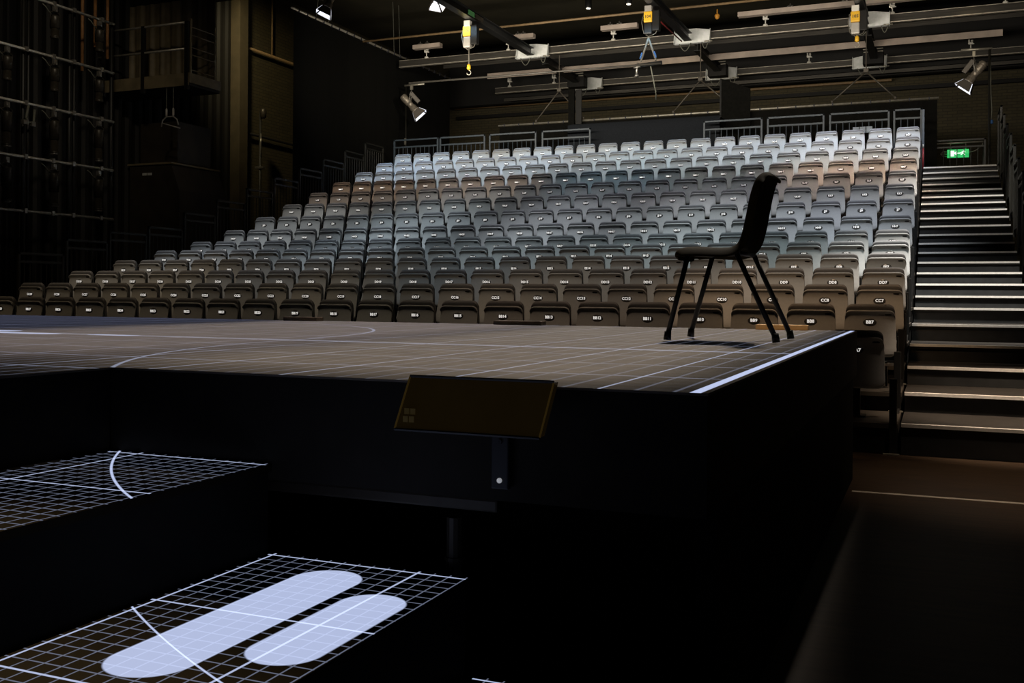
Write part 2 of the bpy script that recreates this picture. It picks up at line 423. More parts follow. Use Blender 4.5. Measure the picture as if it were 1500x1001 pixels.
# ------------------------------------------------------------------ seating tribune
ROWS = ['AA', 'BB', 'CC', 'DD', 'EE', 'FF', 'GG', 'HH', 'JJ', 'KK', 'LL', 'MM', 'NN', 'PP', 'QQ']
TZ = [.234, .395, .561, .727, .906, 1.073, 1.213, 1.518, 1.822, 2.118, 2.425, 2.725, 3.022, 3.328, 3.630]
LZ = [.768, .972, 1.158, 1.344, 1.53, 1.716, 1.904, 2.155, 2.452, 2.765, 3.073, 3.38, 3.688, 3.995, 4.31]
DEP = .876
NY = [8.15 + DEP * r for r in range(15)]
PY = [y + .346 for y in NY]
TL, TR = -12.25, -.265
tr = thing('seating_tribune', 'raked black tribune of stepped platforms under the rows of grey seats', 'tribune', (-6, 8.15, 0))
off = (6, -8.15, 0)
for r in range(15):
    y1 = NY[r] + DEP if r < 14 else 22.3
    zb = TZ[r - 1] + .002 if r else 0.005
    bm = B()
    box(bm, TL, TR, NY[r], y1 + .02, TZ[r] - .035, TZ[r])
    p = obj('row_platform', bm, M['tread'], tr, loc=off)
    bm = B(); box(bm, TL, TR, NY[r] + .03, NY[r] + .06, zb, TZ[r] - .036); obj('riser', bm, M['black'], p)
for r in range(0, 15, 1):
    bm = B(); bbox(bm, TR - .06, TR - .005, NY[r] - .005, NY[r] + .05, max(0.004, TZ[r] - .55), TZ[r] + .34, .004)
    pst = obj('side_post', bm, M['blackm'], tr, loc=off)
    if r < 3:
        bm = B(); box(bm, TR - .10, TR + .015, NY[r] - .04, NY[r] - .006, (TZ[r - 1] if r else 0) + .002, (TZ[r - 1] if r else 0) + .012)
        obj('foot_plate', bm, M['pipe'], pst)
bm = B(); prism(bm, [(8.2, .0), (22.25, .0), (22.25, 3.5), (20.5, 3.45), (14.2, 1.3), (8.3, .12)], 'x', TR - .03, TR - .012)
obj('side_panel', bm, M['black'], tr, loc=off)
bm = B(); prism(bm, [(8.2, .0), (22.25, .0), (22.25, 3.5), (20.5, 3.45), (14.2, 1.3), (8.3, .12)], 'x', TL, TL + .02)
obj('side_panel', bm, M['black'], tr, loc=off)

# aisle stairs
AL, AR = -.243, 1.0
stair = thing('aisle_stairs', 'steep black aisle stairs with pale metal nosings beside the seats', 'stairs', (.38, 8.15, 0))
lv = [(NY[r], TZ[r]) for r in range(7)]
for k in range(1, 17):
    yy = NY[6] + .438 * k
    rr, half = 6 + k // 2, k % 2
    if rr > 14: break
    lv.append((yy, TZ[rr] if not half else (TZ[rr] + TZ[rr + 1]) / 2 if rr < 14 else None) if rr < 14 or not half else (yy, TZ[14]))
lv = [x for x in lv if x[1] is not None]
for i, (yy, z) in enumerate(lv):
    yn = lv[i + 1][0] if i + 1 < len(lv) else 22.3
    zb = lv[i - 1][1] if i else 0.0
    bm = B(); box(bm, AL, AR, yy + .012, yn + .03, z - .04, z)
    s = obj('step', bm, M['step'], stair, loc=(-.38, -8.15, 0))
    bm = B(); box(bm, AL + .002, AR - .002, yy + .03, yy + .055, zb + .002, z - .041); obj('riser', bm, M['riser'], s)
    bm = B()
    prism(bm, [(yy, z - .021), (yy + .011, z - .021), (yy + .011, z + .0005), (yy + .055, z + .0005), (yy + .055, z + .004), (yy, z + .004)], 'x', AL + .003, AR - .003)
    obj('nosing', bm, M['nosing'], s)
bm = B(); prism(bm, [(8.2, .0), (22.25, .0), (22.25, 3.5), (20.5, 3.45), (14.2, 1.2), (8.3, .12)], 'x', AR - .02, AR)
obj('side_panel', bm, M['black'], stair, loc=(-.38, -8.15, 0))

# ------------------------------------------------------------------ auditorium seats
def loft(profile, zb, zt, hwb, hwt, rt, rb, xs, curve):
    """closed YZ profile swept along X with rounded corners"""
    bm = B(); R = []
    for u in xs:
        ring_ = []
        for y_, z_ in profile:
            t = (z_ - zb) / (zt - zb); hw = hwb + (hwt - hwb) * t
            x = u * hw
            dx = max(0, abs(x) - (hw - rt)); top = zt - (rt - math.sqrt(max(0, rt * rt - dx * dx)))
            dxb = max(0, abs(x) - (hw - rb)); bot = zb + (rb - math.sqrt(max(0, rb * rb - dxb * dxb)))
            if z_ > zt - rt * 1.4:
                f = (z_ - (zt - rt * 1.4)) / (rt * 1.4); z2 = (zt - rt * 1.4) + f * (top - (zt - rt * 1.4))
            elif z_ < zb + rb * 1.2:
                f = ((zb + rb * 1.2) - z_) / (rb * 1.2); z2 = (zb + rb * 1.2) - f * ((zb + rb * 1.2) - bot)
            else: z2 = z_
            ring_.append(bm.verts.new((x, y_ + curve * u * u, z2)))
        R.append(ring_)
    n = len(profile)
    for a, b in zip(R, R[1:]):
        for k in range(n): bm.faces.new((a[k], a[(k + 1) % n], b[(k + 1) % n], b[k]))
    bm.faces.new(R[0][::-1]); bm.faces.new(R[-1])
    return bm
XS = [-1, -.985, -.95, -.89, -.8, -.6, -.3, 0, .3, .6, .8, .89, .95, .985, 1]
PAN_FRONT = [(-.052, -.300), (-.070, -.290), (-.074, -.268), (-.060, -.215), (-.036, -.145), (-.014, -.07), (0, -.015), (.004, .02), (.004, .042), (0, .062), (-.007, .079), (-.015, .089), (-.021, .096), (-.017, .102)]
PAN = PAN_FRONT + [(-.006, .106), (.016, .100), (.026, .07), (.022, 0), (-.014, -.145), (-.042, -.285)]
BACK = [(.062, -.26), (.058, -.1), (.056, .04), (.052, .085), (.045, .110), (.039, .124), (.035, .136), (.037, .149), (.046, .157), (.060, .158), (.076, .148), (.088, .12), (.088, .0), (.09, -.26)]
def pan_y(z):
    for (y0, z0), (y1, z1) in zip(PAN_FRONT, PAN_FRONT[1:]):
        if z0 <= z <= z1: return y0 + (y1 - y0) * (z - z0) / (z1 - z0)
    return 0
def mesh_of(bm, name, m, smooth=True):
    me = bpy.data.meshes.new(name); bmesh.ops.recalc_face_normals(bm, faces=bm.faces[:]); bm.to_mesh(me); bm.free(); me.materials.append(m)
    if smooth:
        for p in me.polygons: p.use_smooth = True
    return me
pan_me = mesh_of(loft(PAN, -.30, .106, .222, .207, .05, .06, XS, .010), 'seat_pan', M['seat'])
# dark grip slot under the lip, kept in the pan mesh as a second material
bm = B(); bm.from_mesh(pan_me)
def slot(cx, cz, a, b, dy, mi):
    n = 14; vs = [bm.verts.new((cx + a * math.copysign(abs(math.cos(2 * PI * k / n)) ** .6, math.cos(2 * PI * k / n)), pan_y(cz + b * math.sin(2 * PI * k / n)) + .010 * (cx / .21) ** 2 + dy, cz + b * math.sin(2 * PI * k / n))) for k in range(n)]
    f = bm.faces.new(vs); f.material_index = mi
slot(.150, .066, .030, .0075, -.0022, 1)
bm.normal_update()
bm.to_mesh(pan_me); bm.free(); pan_me.materials.append(M['frame'])
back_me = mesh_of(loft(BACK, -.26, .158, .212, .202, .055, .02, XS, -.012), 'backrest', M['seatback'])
bm = B(); n = 24; rings_ = []
for rr, dy in ((1.0, -.001), (1.0, -.004), (.9, -.0062), (.5, -.0078), (.0, -.008)):
    rings_.append([bm.verts.new((.056 * rr * math.cos(2 * PI * k / n), pan_y(.033 * rr * math.sin(2 * PI * k / n)) + dy, .033 * rr * math.sin(2 * PI * k / n) + (1e-5 * k if rr == 0 else 0))) for k in range(n)] if rr else [bm.verts.new((0, dy, 0))])
for a, b in zip(rings_, rings_[1:]):
    for k in range(n):
        if len(b) == 1: bm.faces.new((a[k], a[(k + 1) % n], b[0]))
        else: bm.faces.new((a[k], a[(k + 1) % n], b[(k + 1) % n], b[k]))
plate_me = mesh_of(bm, 'number_plate', M['plate'])
def pedestal_mesh(h):
    bm = B()
    bbox(bm, -.03, .03, .045, .105, -h + .012, -.20, .006)
    bbox(bm, -.07, .07, .0, .15, -h + .003, -h + .014, .003)
    bbox(bm, -.235, .235, .035, .075, -.245, -.205, .006)
    for s in (-1, 1): bbox(bm, s * .228 - .006, s * .228 + .006, -.01, .09, -.28, -.12, .003)
    return mesh_of(bm, 'pedestal', M['frame'], False)
def text_mesh(body, size, bold=0.0):
    cu = bpy.data.curves.new('txt', 'FONT'); cu.body = body; cu.size = size; cu.align_x = 'CENTER'; cu.align_y = 'CENTER'
    cu.resolution_u = 2; cu.offset = bold
    o = bpy.data.objects.new('txt', cu); C.objects.link(o)
    dg = bpy.context.evaluated_depsgraph_get()
    me = bpy.data.meshes.new_from_object(o.evaluated_get(dg))
    bpy.data.objects.remove(o); bpy.data.curves.remove(cu)
    me.transform(Matrix.Rotation(PI / 2, 4, 'X'))
    return me
def text_obj(body, size, m, parent, loc, bold=0.0, rot=(0, 0, 0), name='lettering'):
    me = text_mesh(body, size, bold); me.name = name; me.materials.clear(); me.materials.append(m)
    o = link(bpy.data.objects.new(name, me)); o.location = loc; o.rotation_euler = rot; o.parent = parent
    return o
ORD = ['front', 'first', 'second', 'third', 'fourth', 'fifth', 'sixth', 'seventh', 'eighth', 'ninth', 'tenth', 'eleventh', 'twelfth', 'thirteenth', 'fourteenth',
       'fifteenth', 'sixteenth', 'seventeenth', 'eighteenth', 'nineteenth', 'twentieth', 'twenty-first', 'twenty-second', 'twenty-third']
ROWOFF = [-.07, -.018, .018, .010, .0, .006, -.006, -.004, .006, -.006, .004, -.006, .006, .012, .0]
X7, SP = -.519, .5
cnt = 0
proto = None
for r, letters in enumerate(ROWS):
    hl = LZ[r] - TZ[r]
    ped = pedestal_mesh(hl)
    for i in range(23 if r else 1):
        num = '%s%d' % (letters, 7 + i)
        x = X7 - SP * i + ROWOFF[r]
        if r == 0: lab = 'folded grey tip-up seat alone in view in the lowest row, beyond the stage corner'
        elif i == 0: lab = 'folded grey tip-up seat at the stair aisle end of the %s row up' % ORD[r]
        elif i == 22: lab = 'folded grey tip-up seat at the outer rail end of the %s row up' % ORD[r]
        elif r <= 3: lab = 'folded grey tip-up seat numbered %s, %s row up, %s from the stair aisle' % (num, ORD[r], ORD[i + 1])
        else: lab = 'folded grey tip-up seat in the %s row up, %s from the stair aisle' % (ORD[r], ORD[i + 1])
        grp = 'tip-up seats in the %s row up' % ORD[r] if r else None
        nm = text_mesh(num, .039, .0012); nm.materials.clear(); nm.materials.append(M['number']); nm.name = 'seat_number'
        if proto is None:
            root = thing('auditorium_seat', lab, 'seat', (x, PY[r], TZ[r]))
            kids = {}
            for nme, me in (('seat_pan', pan_me), ('backrest', back_me), ('pedestal', ped), ('number_plate', plate_me)):
                o = link(bpy.data.objects.new(nme, me)); o.parent = root; o.location = (0, 0, hl); kids[nme] = o
            kids['number_plate']['label'] = 'dark oval number plate'
            o = link(bpy.data.objects.new('seat_number', nm)); o.parent = kids['number_plate']; o.location = (0, -.0092, 0); kids['seat_number'] = o
            o['label'] = 'white printed seat number'
            proto = (root, kids)
        else:
            root = proto[0].copy(); link(root); root.location = (x, PY[r], TZ[r]); root['label'] = lab
            cp = {}
            for nme, src in proto[1].items():
                o = src.copy(); link(o)
                if nme == 'seat_number': o.data = nm; o.parent = cp['number_plate']
                else:
                    o.parent = root; o.location = (0, 0, hl)
                    if nme == 'pedestal': o.data = ped
                cp[nme] = o
        if grp: root['group'] = grp
        cnt += 1

# ------------------------------------------------------------------ guard rails
def guard_rail(length, height, nb, mt, mid=.2, r=.019, name='guard_rail'):
    """returns (frame bm, mid rail bm, baluster bms), along +X from 0"""
    f = B()
    for x in (0, length): bbox(f, x - r, x + r, -r, r, 0, height, .004)
    bbox(f, -r, length + r, -r, r, height - 2 * r, height, .004)
    m_ = B(); bbox(m_, r, length - r, -r * .7, r * .7, height - mid - r, height - mid + r, .003)
    bb = B(); bbox(bb, r, length - r, -r * .6, r * .6, .10, .13, .003)
    bars = []
    for k in range(1, nb):
        x = length * k / nb; q = B(); tube(q, [(x, 0, .12), (x, 0, height - mid)], .008, 6); bars.append(q)
    return f, m_, bb, bars
def add_rail(loc, rotz, length, height, nb, mt, label, group, mid=.2):
    loc = (loc[0], loc[1], loc[2] + .004)
    t = thing('guard_rail', label, 'railing', loc, rotz, group)
    f, m_, bb, bars = guard_rail(length, height, nb, mt, mid)
    obj('rail_frame', f, mt, t); obj('mid_rail', m_, mt, t); obj('bottom_rail', bb, mt, t)
    for q in bars: obj('baluster', q, mt, t)
    return t
# along the back of the top row
RB = [(-12.21, -11.03), (-10.96, -9.80), (-9.66, -8.51), (-8.34, -7.2), (-4.62, -3.41), (-3.28, -2.16), (-2.03, -.905), (-.80, -.30)]
LBL = ['grey back guard rail nearest the tall side drape', 'grey back guard rail, second along from the tall side drape', 'grey back guard rail, third along from the tall side drape',
       'grey back guard rail partly hidden by the draped control desk', 'grey back guard rail just past the draped control desk towards the stairs', 'grey back guard rail, second past the draped control desk',
       'grey back guard rail with the pale blue board hung behind the seats', 'short grey back guard rail above the stair aisle end of the top row']
for (a, b), lb in zip(RB, LBL):
    add_rail((a, 21.6, TZ[14]), 0, b - a, 1.32, max(4, int((b - a) / .115)), M['rail'], lb, 'grey guard rails behind the top row', .19)
# post with red cylinder at the top of the aisle
t = thing('rail_post', 'slim blue grey post at the stair side of the top rows', 'post', (-.253, 21.0, TZ[14] + .004))
bm = B(); bbox(bm, -.02, .02, -.02, .02, 0, 1.18, .004); obj('post', bm, M['rail'], t)
bm = B(); tube(bm, [(-.0, -.10, .02), (0, -.10, .42)], .015, 10); bbox(bm, -.012, .012, -.11, -.01, .05, .08, .002); obj('red_cylinder', bm, M['red'], t, True)
bm = B(); tube(bm, [(-.0, -.10, .42), (0, -.10, .50)], .012, 8); obj('silver_tip', bm, M['pipe'], t, True)
# board behind the top row
t = thing('blue_board', 'small pale blue board hanging on the back rail above the top seats', 'board', (-1.4, 21.55, 4.56))
for k in range(3):
    bm = B(); bbox(bm, -.185 + k * .13, -.07 + k * .13, -.012, .0, -.05, .075, .003); obj('panel', bm, M['paleblue'], t)
bm = B(); bbox(bm, -.20, .215, .0, .012, -.02, .02, .002); obj('mounting_strip', bm, M['dkprint'], t)

# stepping rails on the outer (left) side
names = ['lowest', 'second lowest', 'third', 'fourth', 'fifth', 'sixth', 'seventh', 'eighth', 'ninth', 'tenth', 'eleventh', 'topmost']
for k, r in enumerate(range(3, 15)):
    add_rail((-12.3, NY[r] - .02, TZ[r] - .02), PI / 2, .80, 1.12 if r > 3 else 1.06, 8, M['railblack'], 'black stepped guard rail on the outer side of the tribune, %s one' % names[k], 'black guard rails up the outer side', .14)
# stepping rails on the wall side of the stairs
for k, r in enumerate(range(3, 15)):
    add_rail((1.07, NY[r] + .02, TZ[r] - .02), PI / 2, .80, 1.10, 7, M['railblack'], 'black guard rail on the far side of the stairs, %s of the climb' % names[k], 'black guard rails up the far side of the stairs', .14)
# rail across the stair head
t = add_rail((-.15, 22.9, 3.55), 0, 1.05, .93, 8, M['railblack'], 'dark guard rail across the head of the stairs behind the exit sign', 'rail at the stair head', .16)

# ------------------------------------------------------------------ exit sign
t = thing('exit_sign', 'lit green exit sign with white running figure and arrow', 'sign', (.405, 23.5, 4.18))
bm = B(); bbox(bm, -.212, .212, -.03, .03, 0, .172, .006); body = obj('sign_box', bm, M['green'], t)
bm = B(); box(bm, -.145, -.075, -.034, -.030, .025, .145); obj('door_symbol', bm, M['signwhite'], body)
bm = B()
def poly(bm, pts, y):
    bm.faces.new([bm.verts.new((a, y, b)) for a, b in pts])
prism(bm, [(-.075, .078), (.05, .078), (.05, .098), (-.075, .098)], 'y', -.034, -.030)
prism(bm, [(-.04, .05), (-.02, .05), (-.055, .088), (-.02, .126), (-.04, .126), (-.078, .088)], 'y', -.034, -.030)
obj('arrow_symbol', bm, M['signwhite'], body)
bm = B()
for pts in ([(.07, .085), (.095, .085), (.11, .12), (.085, .122)], [(.085, .085), (.10, .07), (.125, .045), (.14, .05), (.115, .08), (.098, .095)],
            [(.07, .09), (.09, .082), (.075, .055), (.05, .045), (.045, .055), (.062, .066)], [(.09, .118), (.115, .115), (.14, .10), (.147, .108), (.12, .128), (.092, .13)],
            [(.085, .12), (.06, .11), (.045, .09), (.052, .085), (.068, .10), (.09, .11)]):
    prism(bm, pts, 'y', -.034, -.030)
prism(bm, [(.112 + .0135 * math.cos(a * PI / 6), .14 + .0135 * math.sin(a * PI / 6)) for a in range(12)], 'y', -.034, -.030)
obj('running_figure', bm, M['signwhite'], body)
bm = B()
for q in range(3):
    tube(bm, [(-.212, .0, .03 + .05 * q), (-.30, 0, .035 + .05 * q), (-.345, 0, .086)], .006, 6)
tube(bm, [(-.26, -.04, .03), (-.26, .04, .03), (-.26, .04, .14), (-.26, -.04, .14), (-.26, -.04, .03)], .004, 6)
obj('wire_cage', bm, M['pipe'], t, True)
for x in (-.15, .15):
    bm = B(); tube(bm, [(x, 0, .172), (x, 0, .30)], .006, 6); lathe(bm, [(.004, .185), (.02, .19), (.02, .215), (.004, .22)], 10, Matrix.Translation((x, 0, 0))); obj('hanger', bm, M['pipe'], t, True)
bm = B(); tube(bm, [(-.56, 0, .305), (.49, 0, .315)], .018, 8); obj('support_bar', bm, M['pipe'], t, True)
bm = B(); tube(bm, [(.21, .02, .10), (.33, .02, .13), (.44, .0, .20), (.49, 0, .30)], .012, 6); obj('feed_cable', bm, M['cable'], t, True)
bm = B(); tube(bm, [(.49, 0, .33), (.49, 0, -.62)], .018, 8); tube(bm, [(-.555, 0, .32), (-.555, 0, -.62)], .018, 8); obj('support_post', bm, M['railblack'], t, True)

# ------------------------------------------------------------------ control desk and drapes
t = thing('control_desk', 'control desk fully draped in charcoal cloth above the top row', 'desk', (-6.1, 22.2, 3.634))
bm = B(); rows = []
for j in range(9):
    z = 1.46 - 1.46 * j / 8; rows.append([(-1.74 + 3.49 * k / 60 + .0 * j, -.30 - .02 * j / 8 - .012 * math.sin(k * 1.1 + .3 * math.sin(k)) * j / 8, z) for k in range(61)])
rows = [[(p[0], -.02, 1.53) for p in rows[0]]] + rows
sheet(bm, rows); obj('front_cloth', bm, M['cloth'], t, True)
bm = B(); rows = []
for j in range(7):
    z = 1.46 - 1.46 * j / 6; rows.append([(1.76 + .012 * math.sin(k * 1.3) * j / 6, -.30 + .55 * k / 12, z) for k in range(13)])
sheet(bm, rows); obj('side_cloth', bm, M['drape'], t, True)
bm = B(); bbox(bm, -1.74, 1.75, -.02, .35, 1.44, 1.47, .01); obj('desk_top', bm, M['black'], t)

def folds(bm, p0, p1, zt, zb, amp, per, n):
    p0, p1 = Vector(p0), Vector(p1); d = (p1 - p0); L = d.length; d.normalize(); nrm = Vector((d.y, -d.x, 0))
    rows = []
    for j in range(6):
        f = j / 5; r = []
        for k in range(n + 1):
            s = L * k / n; a = amp * (math.sin(2 * PI * s / per + .8 * math.sin(s * 1.3)) + .4 * math.sin(2 * PI * s / per * 2.3 + 1)) * (.5 + .5 * f)
            p = p0 + d * s + nrm * a; r.append((p.x, p.y, zt + (zb - zt) * f))
        rows.append(r)
    sheet(bm, rows)
# tall side drape
t = thing('side_drape', 'tall black side masking drape hung from a sloping-looking steel pipe', 'drape', (-12.85, 18.1, 0))
t['label'] = 'tall black masking drape hung along the side beyond the outer rails'
t.location = (-12.75, 18.1, 0)
bm = B(); folds(bm, (0, .05, 0), (.0, 7.6, 0), 7.28, .05, .005, .6, 160); obj('drape_cloth', bm, M['drape'], t, True)
bm = B(); tube(bm, [(0, -.05, 7.31), (0, 7.75, 7.31)], .028, 10); obj('drape_pipe', bm, M['pipe'], t, True)
for k in range(24):
    bm = B(); bbox(bm, -.036, .036, .2 + k * .32, .225 + k * .32, 7.26, 7.345, .004); obj('tie', bm, M['dkprint'], t)
for y0 in (.9, 1.4, 4.4, 4.7):
    bm = B(); tube(bm, [(0, y0, 7.33), (.04, y0 + (.18 if y0 < 2 else -.15), 8.58)], .007, 6); obj('suspension_wire', bm, M['cable'], t)
# back border drape
t = thing('back_drape', 'wide black border drape on a pipe behind the back guard rails', 'drape', (-5, 22.75, 0))
bm = B(); folds(bm, (-4.92, 0, 0), (4.99, 0, 0), 5.31, 3.3, .02, .45, 200); obj('drape_cloth', bm, M['drape'], t, True)
bm = B(); tube(bm, [(-4.95, 0, 5.345), (5.02, 0, 5.345)], .024, 10); obj('drape_pipe', bm, M['pipe'], t, True)
for k in range(26):
    bm = B(); bbox(bm, -4.8 + k * .385, -4.775 + k * .385, -.03, .03, 5.31, 5.375, .003); obj('tie', bm, M['dkprint'], t)
# V shaped suspension bars
for lab, ap, L_, R_ in (('V shaped steel hanger over the end of the back drape furthest from the stairs', (-8.367, 6.09), -8.956, -7.75),
                        ('V shaped steel hanger above the draped control desk', (-4.961, 6.09), -5.581, -4.2),
                        ('V shaped steel hanger over the back drape nearest the stairs', (-1.412, 6.0), -2.1, -.827)):
    t = thing('drape_hanger', lab, 'hanger', (ap[0], 22.75, 5.385), group='V shaped hangers of the back drape')
    for x in (L_, R_):
        bm = B(); tube(bm, [(0, 0, ap[1] - 5.385), (x - ap[0], 0, .02)], .016, 8); lathe(bm, [(.03, -.01), (.03, .05)], 8, Matrix.Translation((x - ap[0], 0, 0))); obj('hanger_bar', bm, M['hanger'], t, True)
    bm = B(); tube(bm, [(0, 0, ap[1] - 5.37), (0, 0, 6.93 - 5.36)], .012, 8); bbox(bm, -.05, .05, -.03, .03, ap[1] - 5.40, ap[1] - 5.32, .004); obj('apex_rod', bm, M['hanger'], t)
# black masking flats
t = thing('masking_flat', 'tall narrow black flat with a sloping top at the stair side of the control desk', 'flat', (-4.1, 22.62, 0), group='black masking flats by the control desk')
bm = B(); prism(bm, [(-.37, 0.0), (.28, 0.0), (.28, 5.79), (-.37, 6.06)], 'y', -.015, .015); obj('panel', bm, M['drape'], t)
bm = B(); bbox(bm, -.39, -.35, -.04, -.016, 0.0, 6.05, .004); obj('stile', bm, M['black'], t)
t = thing('masking_flat', 'slim black post-like flat at the far corner of the control desk', 'flat', (-7.95, 22.62, 0), group='black masking flats by the control desk')
bm = B(); bbox(bm, -.13, .02, -.03, .03, 0.0, 6.08, .006); obj('panel', bm, M['drape'], t)
bm = B(); bbox(bm, .05, .20, -.02, .02, 0.0, 6.06, .006); obj('rear_panel', bm, M['black'], t)

# ------------------------------------------------------------------ overhead rigging
def channel(bm, x0, x1, y, z0, z1, d=.09, t=.014):
    box(bm, x0, x1, y, y + t, z0, z1); box(bm, x0, x1, y - .0, y + d, z1 - t, z1)
def rail_beam(label, x0, x1, y, z0, z1, face='beam', lip='beamlip'):
    t = thing('lighting_beam', label, 'beam', ((x0 + x1) / 2, y, z0), group='steel beams across the ceiling')
    ox = -(x0 + x1) / 2
    bm = B(); channel(bm, x0 + ox, x1 + ox, 0, 0, z1 - z0); obj('web', bm, M[face], t)
    if lip:
        bm = B(); bbox(bm, x0 + ox, x1 + ox, -.022, .08, -.022, -.001, .005); obj('lower_lip', bm, M[lip], t)
        bm = B(); bbox(bm, x0 + ox, x1 + ox, -.012, .0, z1 - z0 - .012, z1 - z0, .003); obj('upper_edge', bm, M['beamlip'], t)
    return t
rail_beam('nearest long steel lighting beam, holding the upper row of white clamps', -12.6, 2.6, 22.5, 6.96, 7.115)
rail_beam('dark steel beam just behind the nearest lighting beam', -12.1, 2.8, 24.0, 7.19, 7.30, 'beam', None)
rail_beam('pale pinkish faced steel beam, the middle one of the ceiling', -11.05, 1.30, 24.5, 6.93, 7.09, 'beampale', None)
rail_beam('furthest long steel lighting beam, above the black back drape', -11.7, 2.4, 26.5, 6.98, 7.12)
rail_beam('dark lower beam tucked under the furthest lighting beam', -11.6, 2.6, 26.9, 6.80, 6.90, 'beam', None)
for lab, x0, x1 in (('pale stand-in for a lit beam stretch above the side drape end of the first beam', -11.95, -11.2), ('pale stand-in for a lit beam stretch beside the first yellow hoist', -9.3, -8.75),
                    ('pale stand-in for a lit beam stretch close to the downlights', -7.1, -6.24), ('long pale stand-in for a lit beam stretch high over the stair side', -4.0, 0.4)):
    t = thing('lit_beam_piece', lab, 'channel', (x0, 22.0, 7.24), group='pale stand-ins for lit beam stretches')  # pale pieces stand in for the lit stretches of one dark beam
    bm = B(); bbox(bm, 0, x1 - x0, 0, .16, 0, .10, .004); obj('channel', bm, M['beampale'], t)
    for k in (.25, .5):
        bm = B(); tube(bm, [((x1 - x0) * k, .06, .10), ((x1 - x0) * k, .06, .18)], .02, 8); tube(bm, [((x1 - x0) * k - .06, .06, .13), ((x1 - x0) * k + .06, .06, .13)], .012, 6); obj('fixing', bm, M['beam'], t)
bm = B(); tube(bm, [(-12.9, 21.0, 7.265), (-2.2, 21.0, 7.265)], .026, 10)
tag(obj('ceiling_pipe', bm, M['brownpipe'], None, True), 'long thin brown pipe crossing high above the first hoists', 'pipe')
bm = B(); tube(bm, [(-13.8, 28.2, 6.945), (-1.12, 28.2, 6.885), (-1.12, 28.2, 7.12)], .035, 10)
tag(obj('wall_pipe', bm, M['brownpipe'], None, True), 'long brown pipe along the dark back brick wall', 'pipe')
bm = B(); box(bm, -13.8, 2.5, 28.25, 28.4, 6.62, 6.72); struct('trim_shadow', bm, M['black'], 'dark bar for the shadow line under the back wall pipe')  # dark bar painted in for the shadow line below the pipe
bm = B(); box(bm, -13.6, 3.6, 27.4, 27.6, 6.85, 8.58); struct('trim_4', bm, M['black_wall'], 'black downstand beam near the back wall')

# hung lighting bar
t = thing('hanging_bar', 'thin dark pipe hung level under the hoists', 'pipe', (-6.2, 19.15, 5.73))
bm = B(); tube(bm, [(-4.28, 0, .0), (1.25, 0, -.03)], .020, 10); obj('bar', bm, M['beam'], t, True)

# hoist tracks running away from the camera
def track(label, x, y0, y1, motor, green=False):
    t = thing('hoist_track', label, 'track', (x, y0, 6.9), group='dark hoist tracks under the ceiling')
    L = y1 - y0
    bm = B(); bbox(bm, -.085, .085, 0, L, 0, .02, .003); bbox(bm, -.085, .085, 0, L, .16, .18, .003); box(bm, -.012, .012, .0, L, .02, .16); obj('track_rail', bm, M['blackm'], t)
    if motor:
        bm = B(); bbox(bm, -.25, .22, L - .32, L - .0, -.11, .20, .012); m_ = obj('end_box', bm, M['black'], t)
        bm = B(); bbox(bm, -.24, .21, L - .36, L - .325, .225, .245, .003); bbox(bm, -.23, .21, L - .36, L - .325, .16, .18, .003); obj('end_trim', bm, M['beamlip'], m_)
    return t
for i, (x, who) in enumerate(((-8.95, 'side drape'), (-5.16, 'control desk'), (-1.42, 'stair side'))):
    track('dark hoist track section over the first beam, %s one' % who, x, 12.0, 22.35, False)
    track('dark hoist track section ending in a black box at the far beam, %s one' % who, x, 23.3, 25.95, True)
bm = B()
tube(bm, [(-5.28, 19.6, 6.86), (-5.27, 20.6, 6.84), (-5.27, 22.2, 6.87)], .014, 6)
tag(obj('hanging_cable', bm, M['redcable'], None, True), 'dark red cable clipped along the middle hoist track', 'cable')
# load labels on the first track
t = thing('load_label', 'green and grey load labels on the side of the first hoist track', 'label', (-8.86, 19.0, 6.98))
bm = B(); box(bm, 0, .004, -.32, -.02, -.05, .05); obj('green_label', bm, M['greenlab'], t)
bm = B(); box(bm, 0, .004, .02, .42, -.05, .05); obj('grey_label', bm, M['tubegrey'], t)

# galvanised bracket boxes where tracks meet beams
def gbracket(label, x, y, w, mirror):
    t = thing('bracket_plate', label, 'bracket', (x, y, 6.85), group='pale galvanised bracket boxes on the beams')
    bm = B(); box(bm, -w / 2, w / 2, .03, .036, 0, .29); box(bm, -w / 2, w / 2, -.06, .03, 0, .006); obj('back_plate', bm, M['galv'], t)
    for s in (-1, 1):
        bm = B(); prism(bm, [(-.10, 0), (.03, 0), (.03, .31), (-.02, .31)], 'x', s * w / 2 - .004, s * w / 2 + .004); obj('side_flange', bm, M['galv'], t)
    bm = B(); prism(bm, [(-w / 2, .29), (w / 2, .29), (w * .1, .345), (-w * .1, .345)], 'y', .03, .036); obj('gusset', bm, M['galv'], t)
    bm = B(); tube(bm, [(w * .36, -.03, .015), (w * .36, -.05, .016), (w / 2 + .06, -.05, .016)], .018, 8); obj('mounting_bolt', bm, M['pipe'], t, True)
    a = mirror * w * .18
    bm = B(); tube(bm, [(a - .13 + .26 * k / 10, -.08, -.0 - .17 * math.sin(PI * k / 10)) for k in range(11)], .010, 6); obj('cable_loop', bm, M['cable'], t, True)
    bm = B(); tube(bm, [(w * .38 - .07 + .14 * k / 8, -.08, -.0 - .15 * math.sin(PI * k / 8)) for k in range(9)], .010, 6); obj('cable_loop', bm, M['cable'], t, True)
for n_, y, xs in (('nearest', 22.42, (-8.93, -5.08, -1.33)), ('furthest', 26.42, (-8.87, -5.21, -1.56))):
    for x, who in zip(xs, ('side drape end', 'control desk middle', 'stair end')):
        gbracket('pale galvanised bracket box on the %s beam at the %s' % (n_, who), x, y, .80, -1)

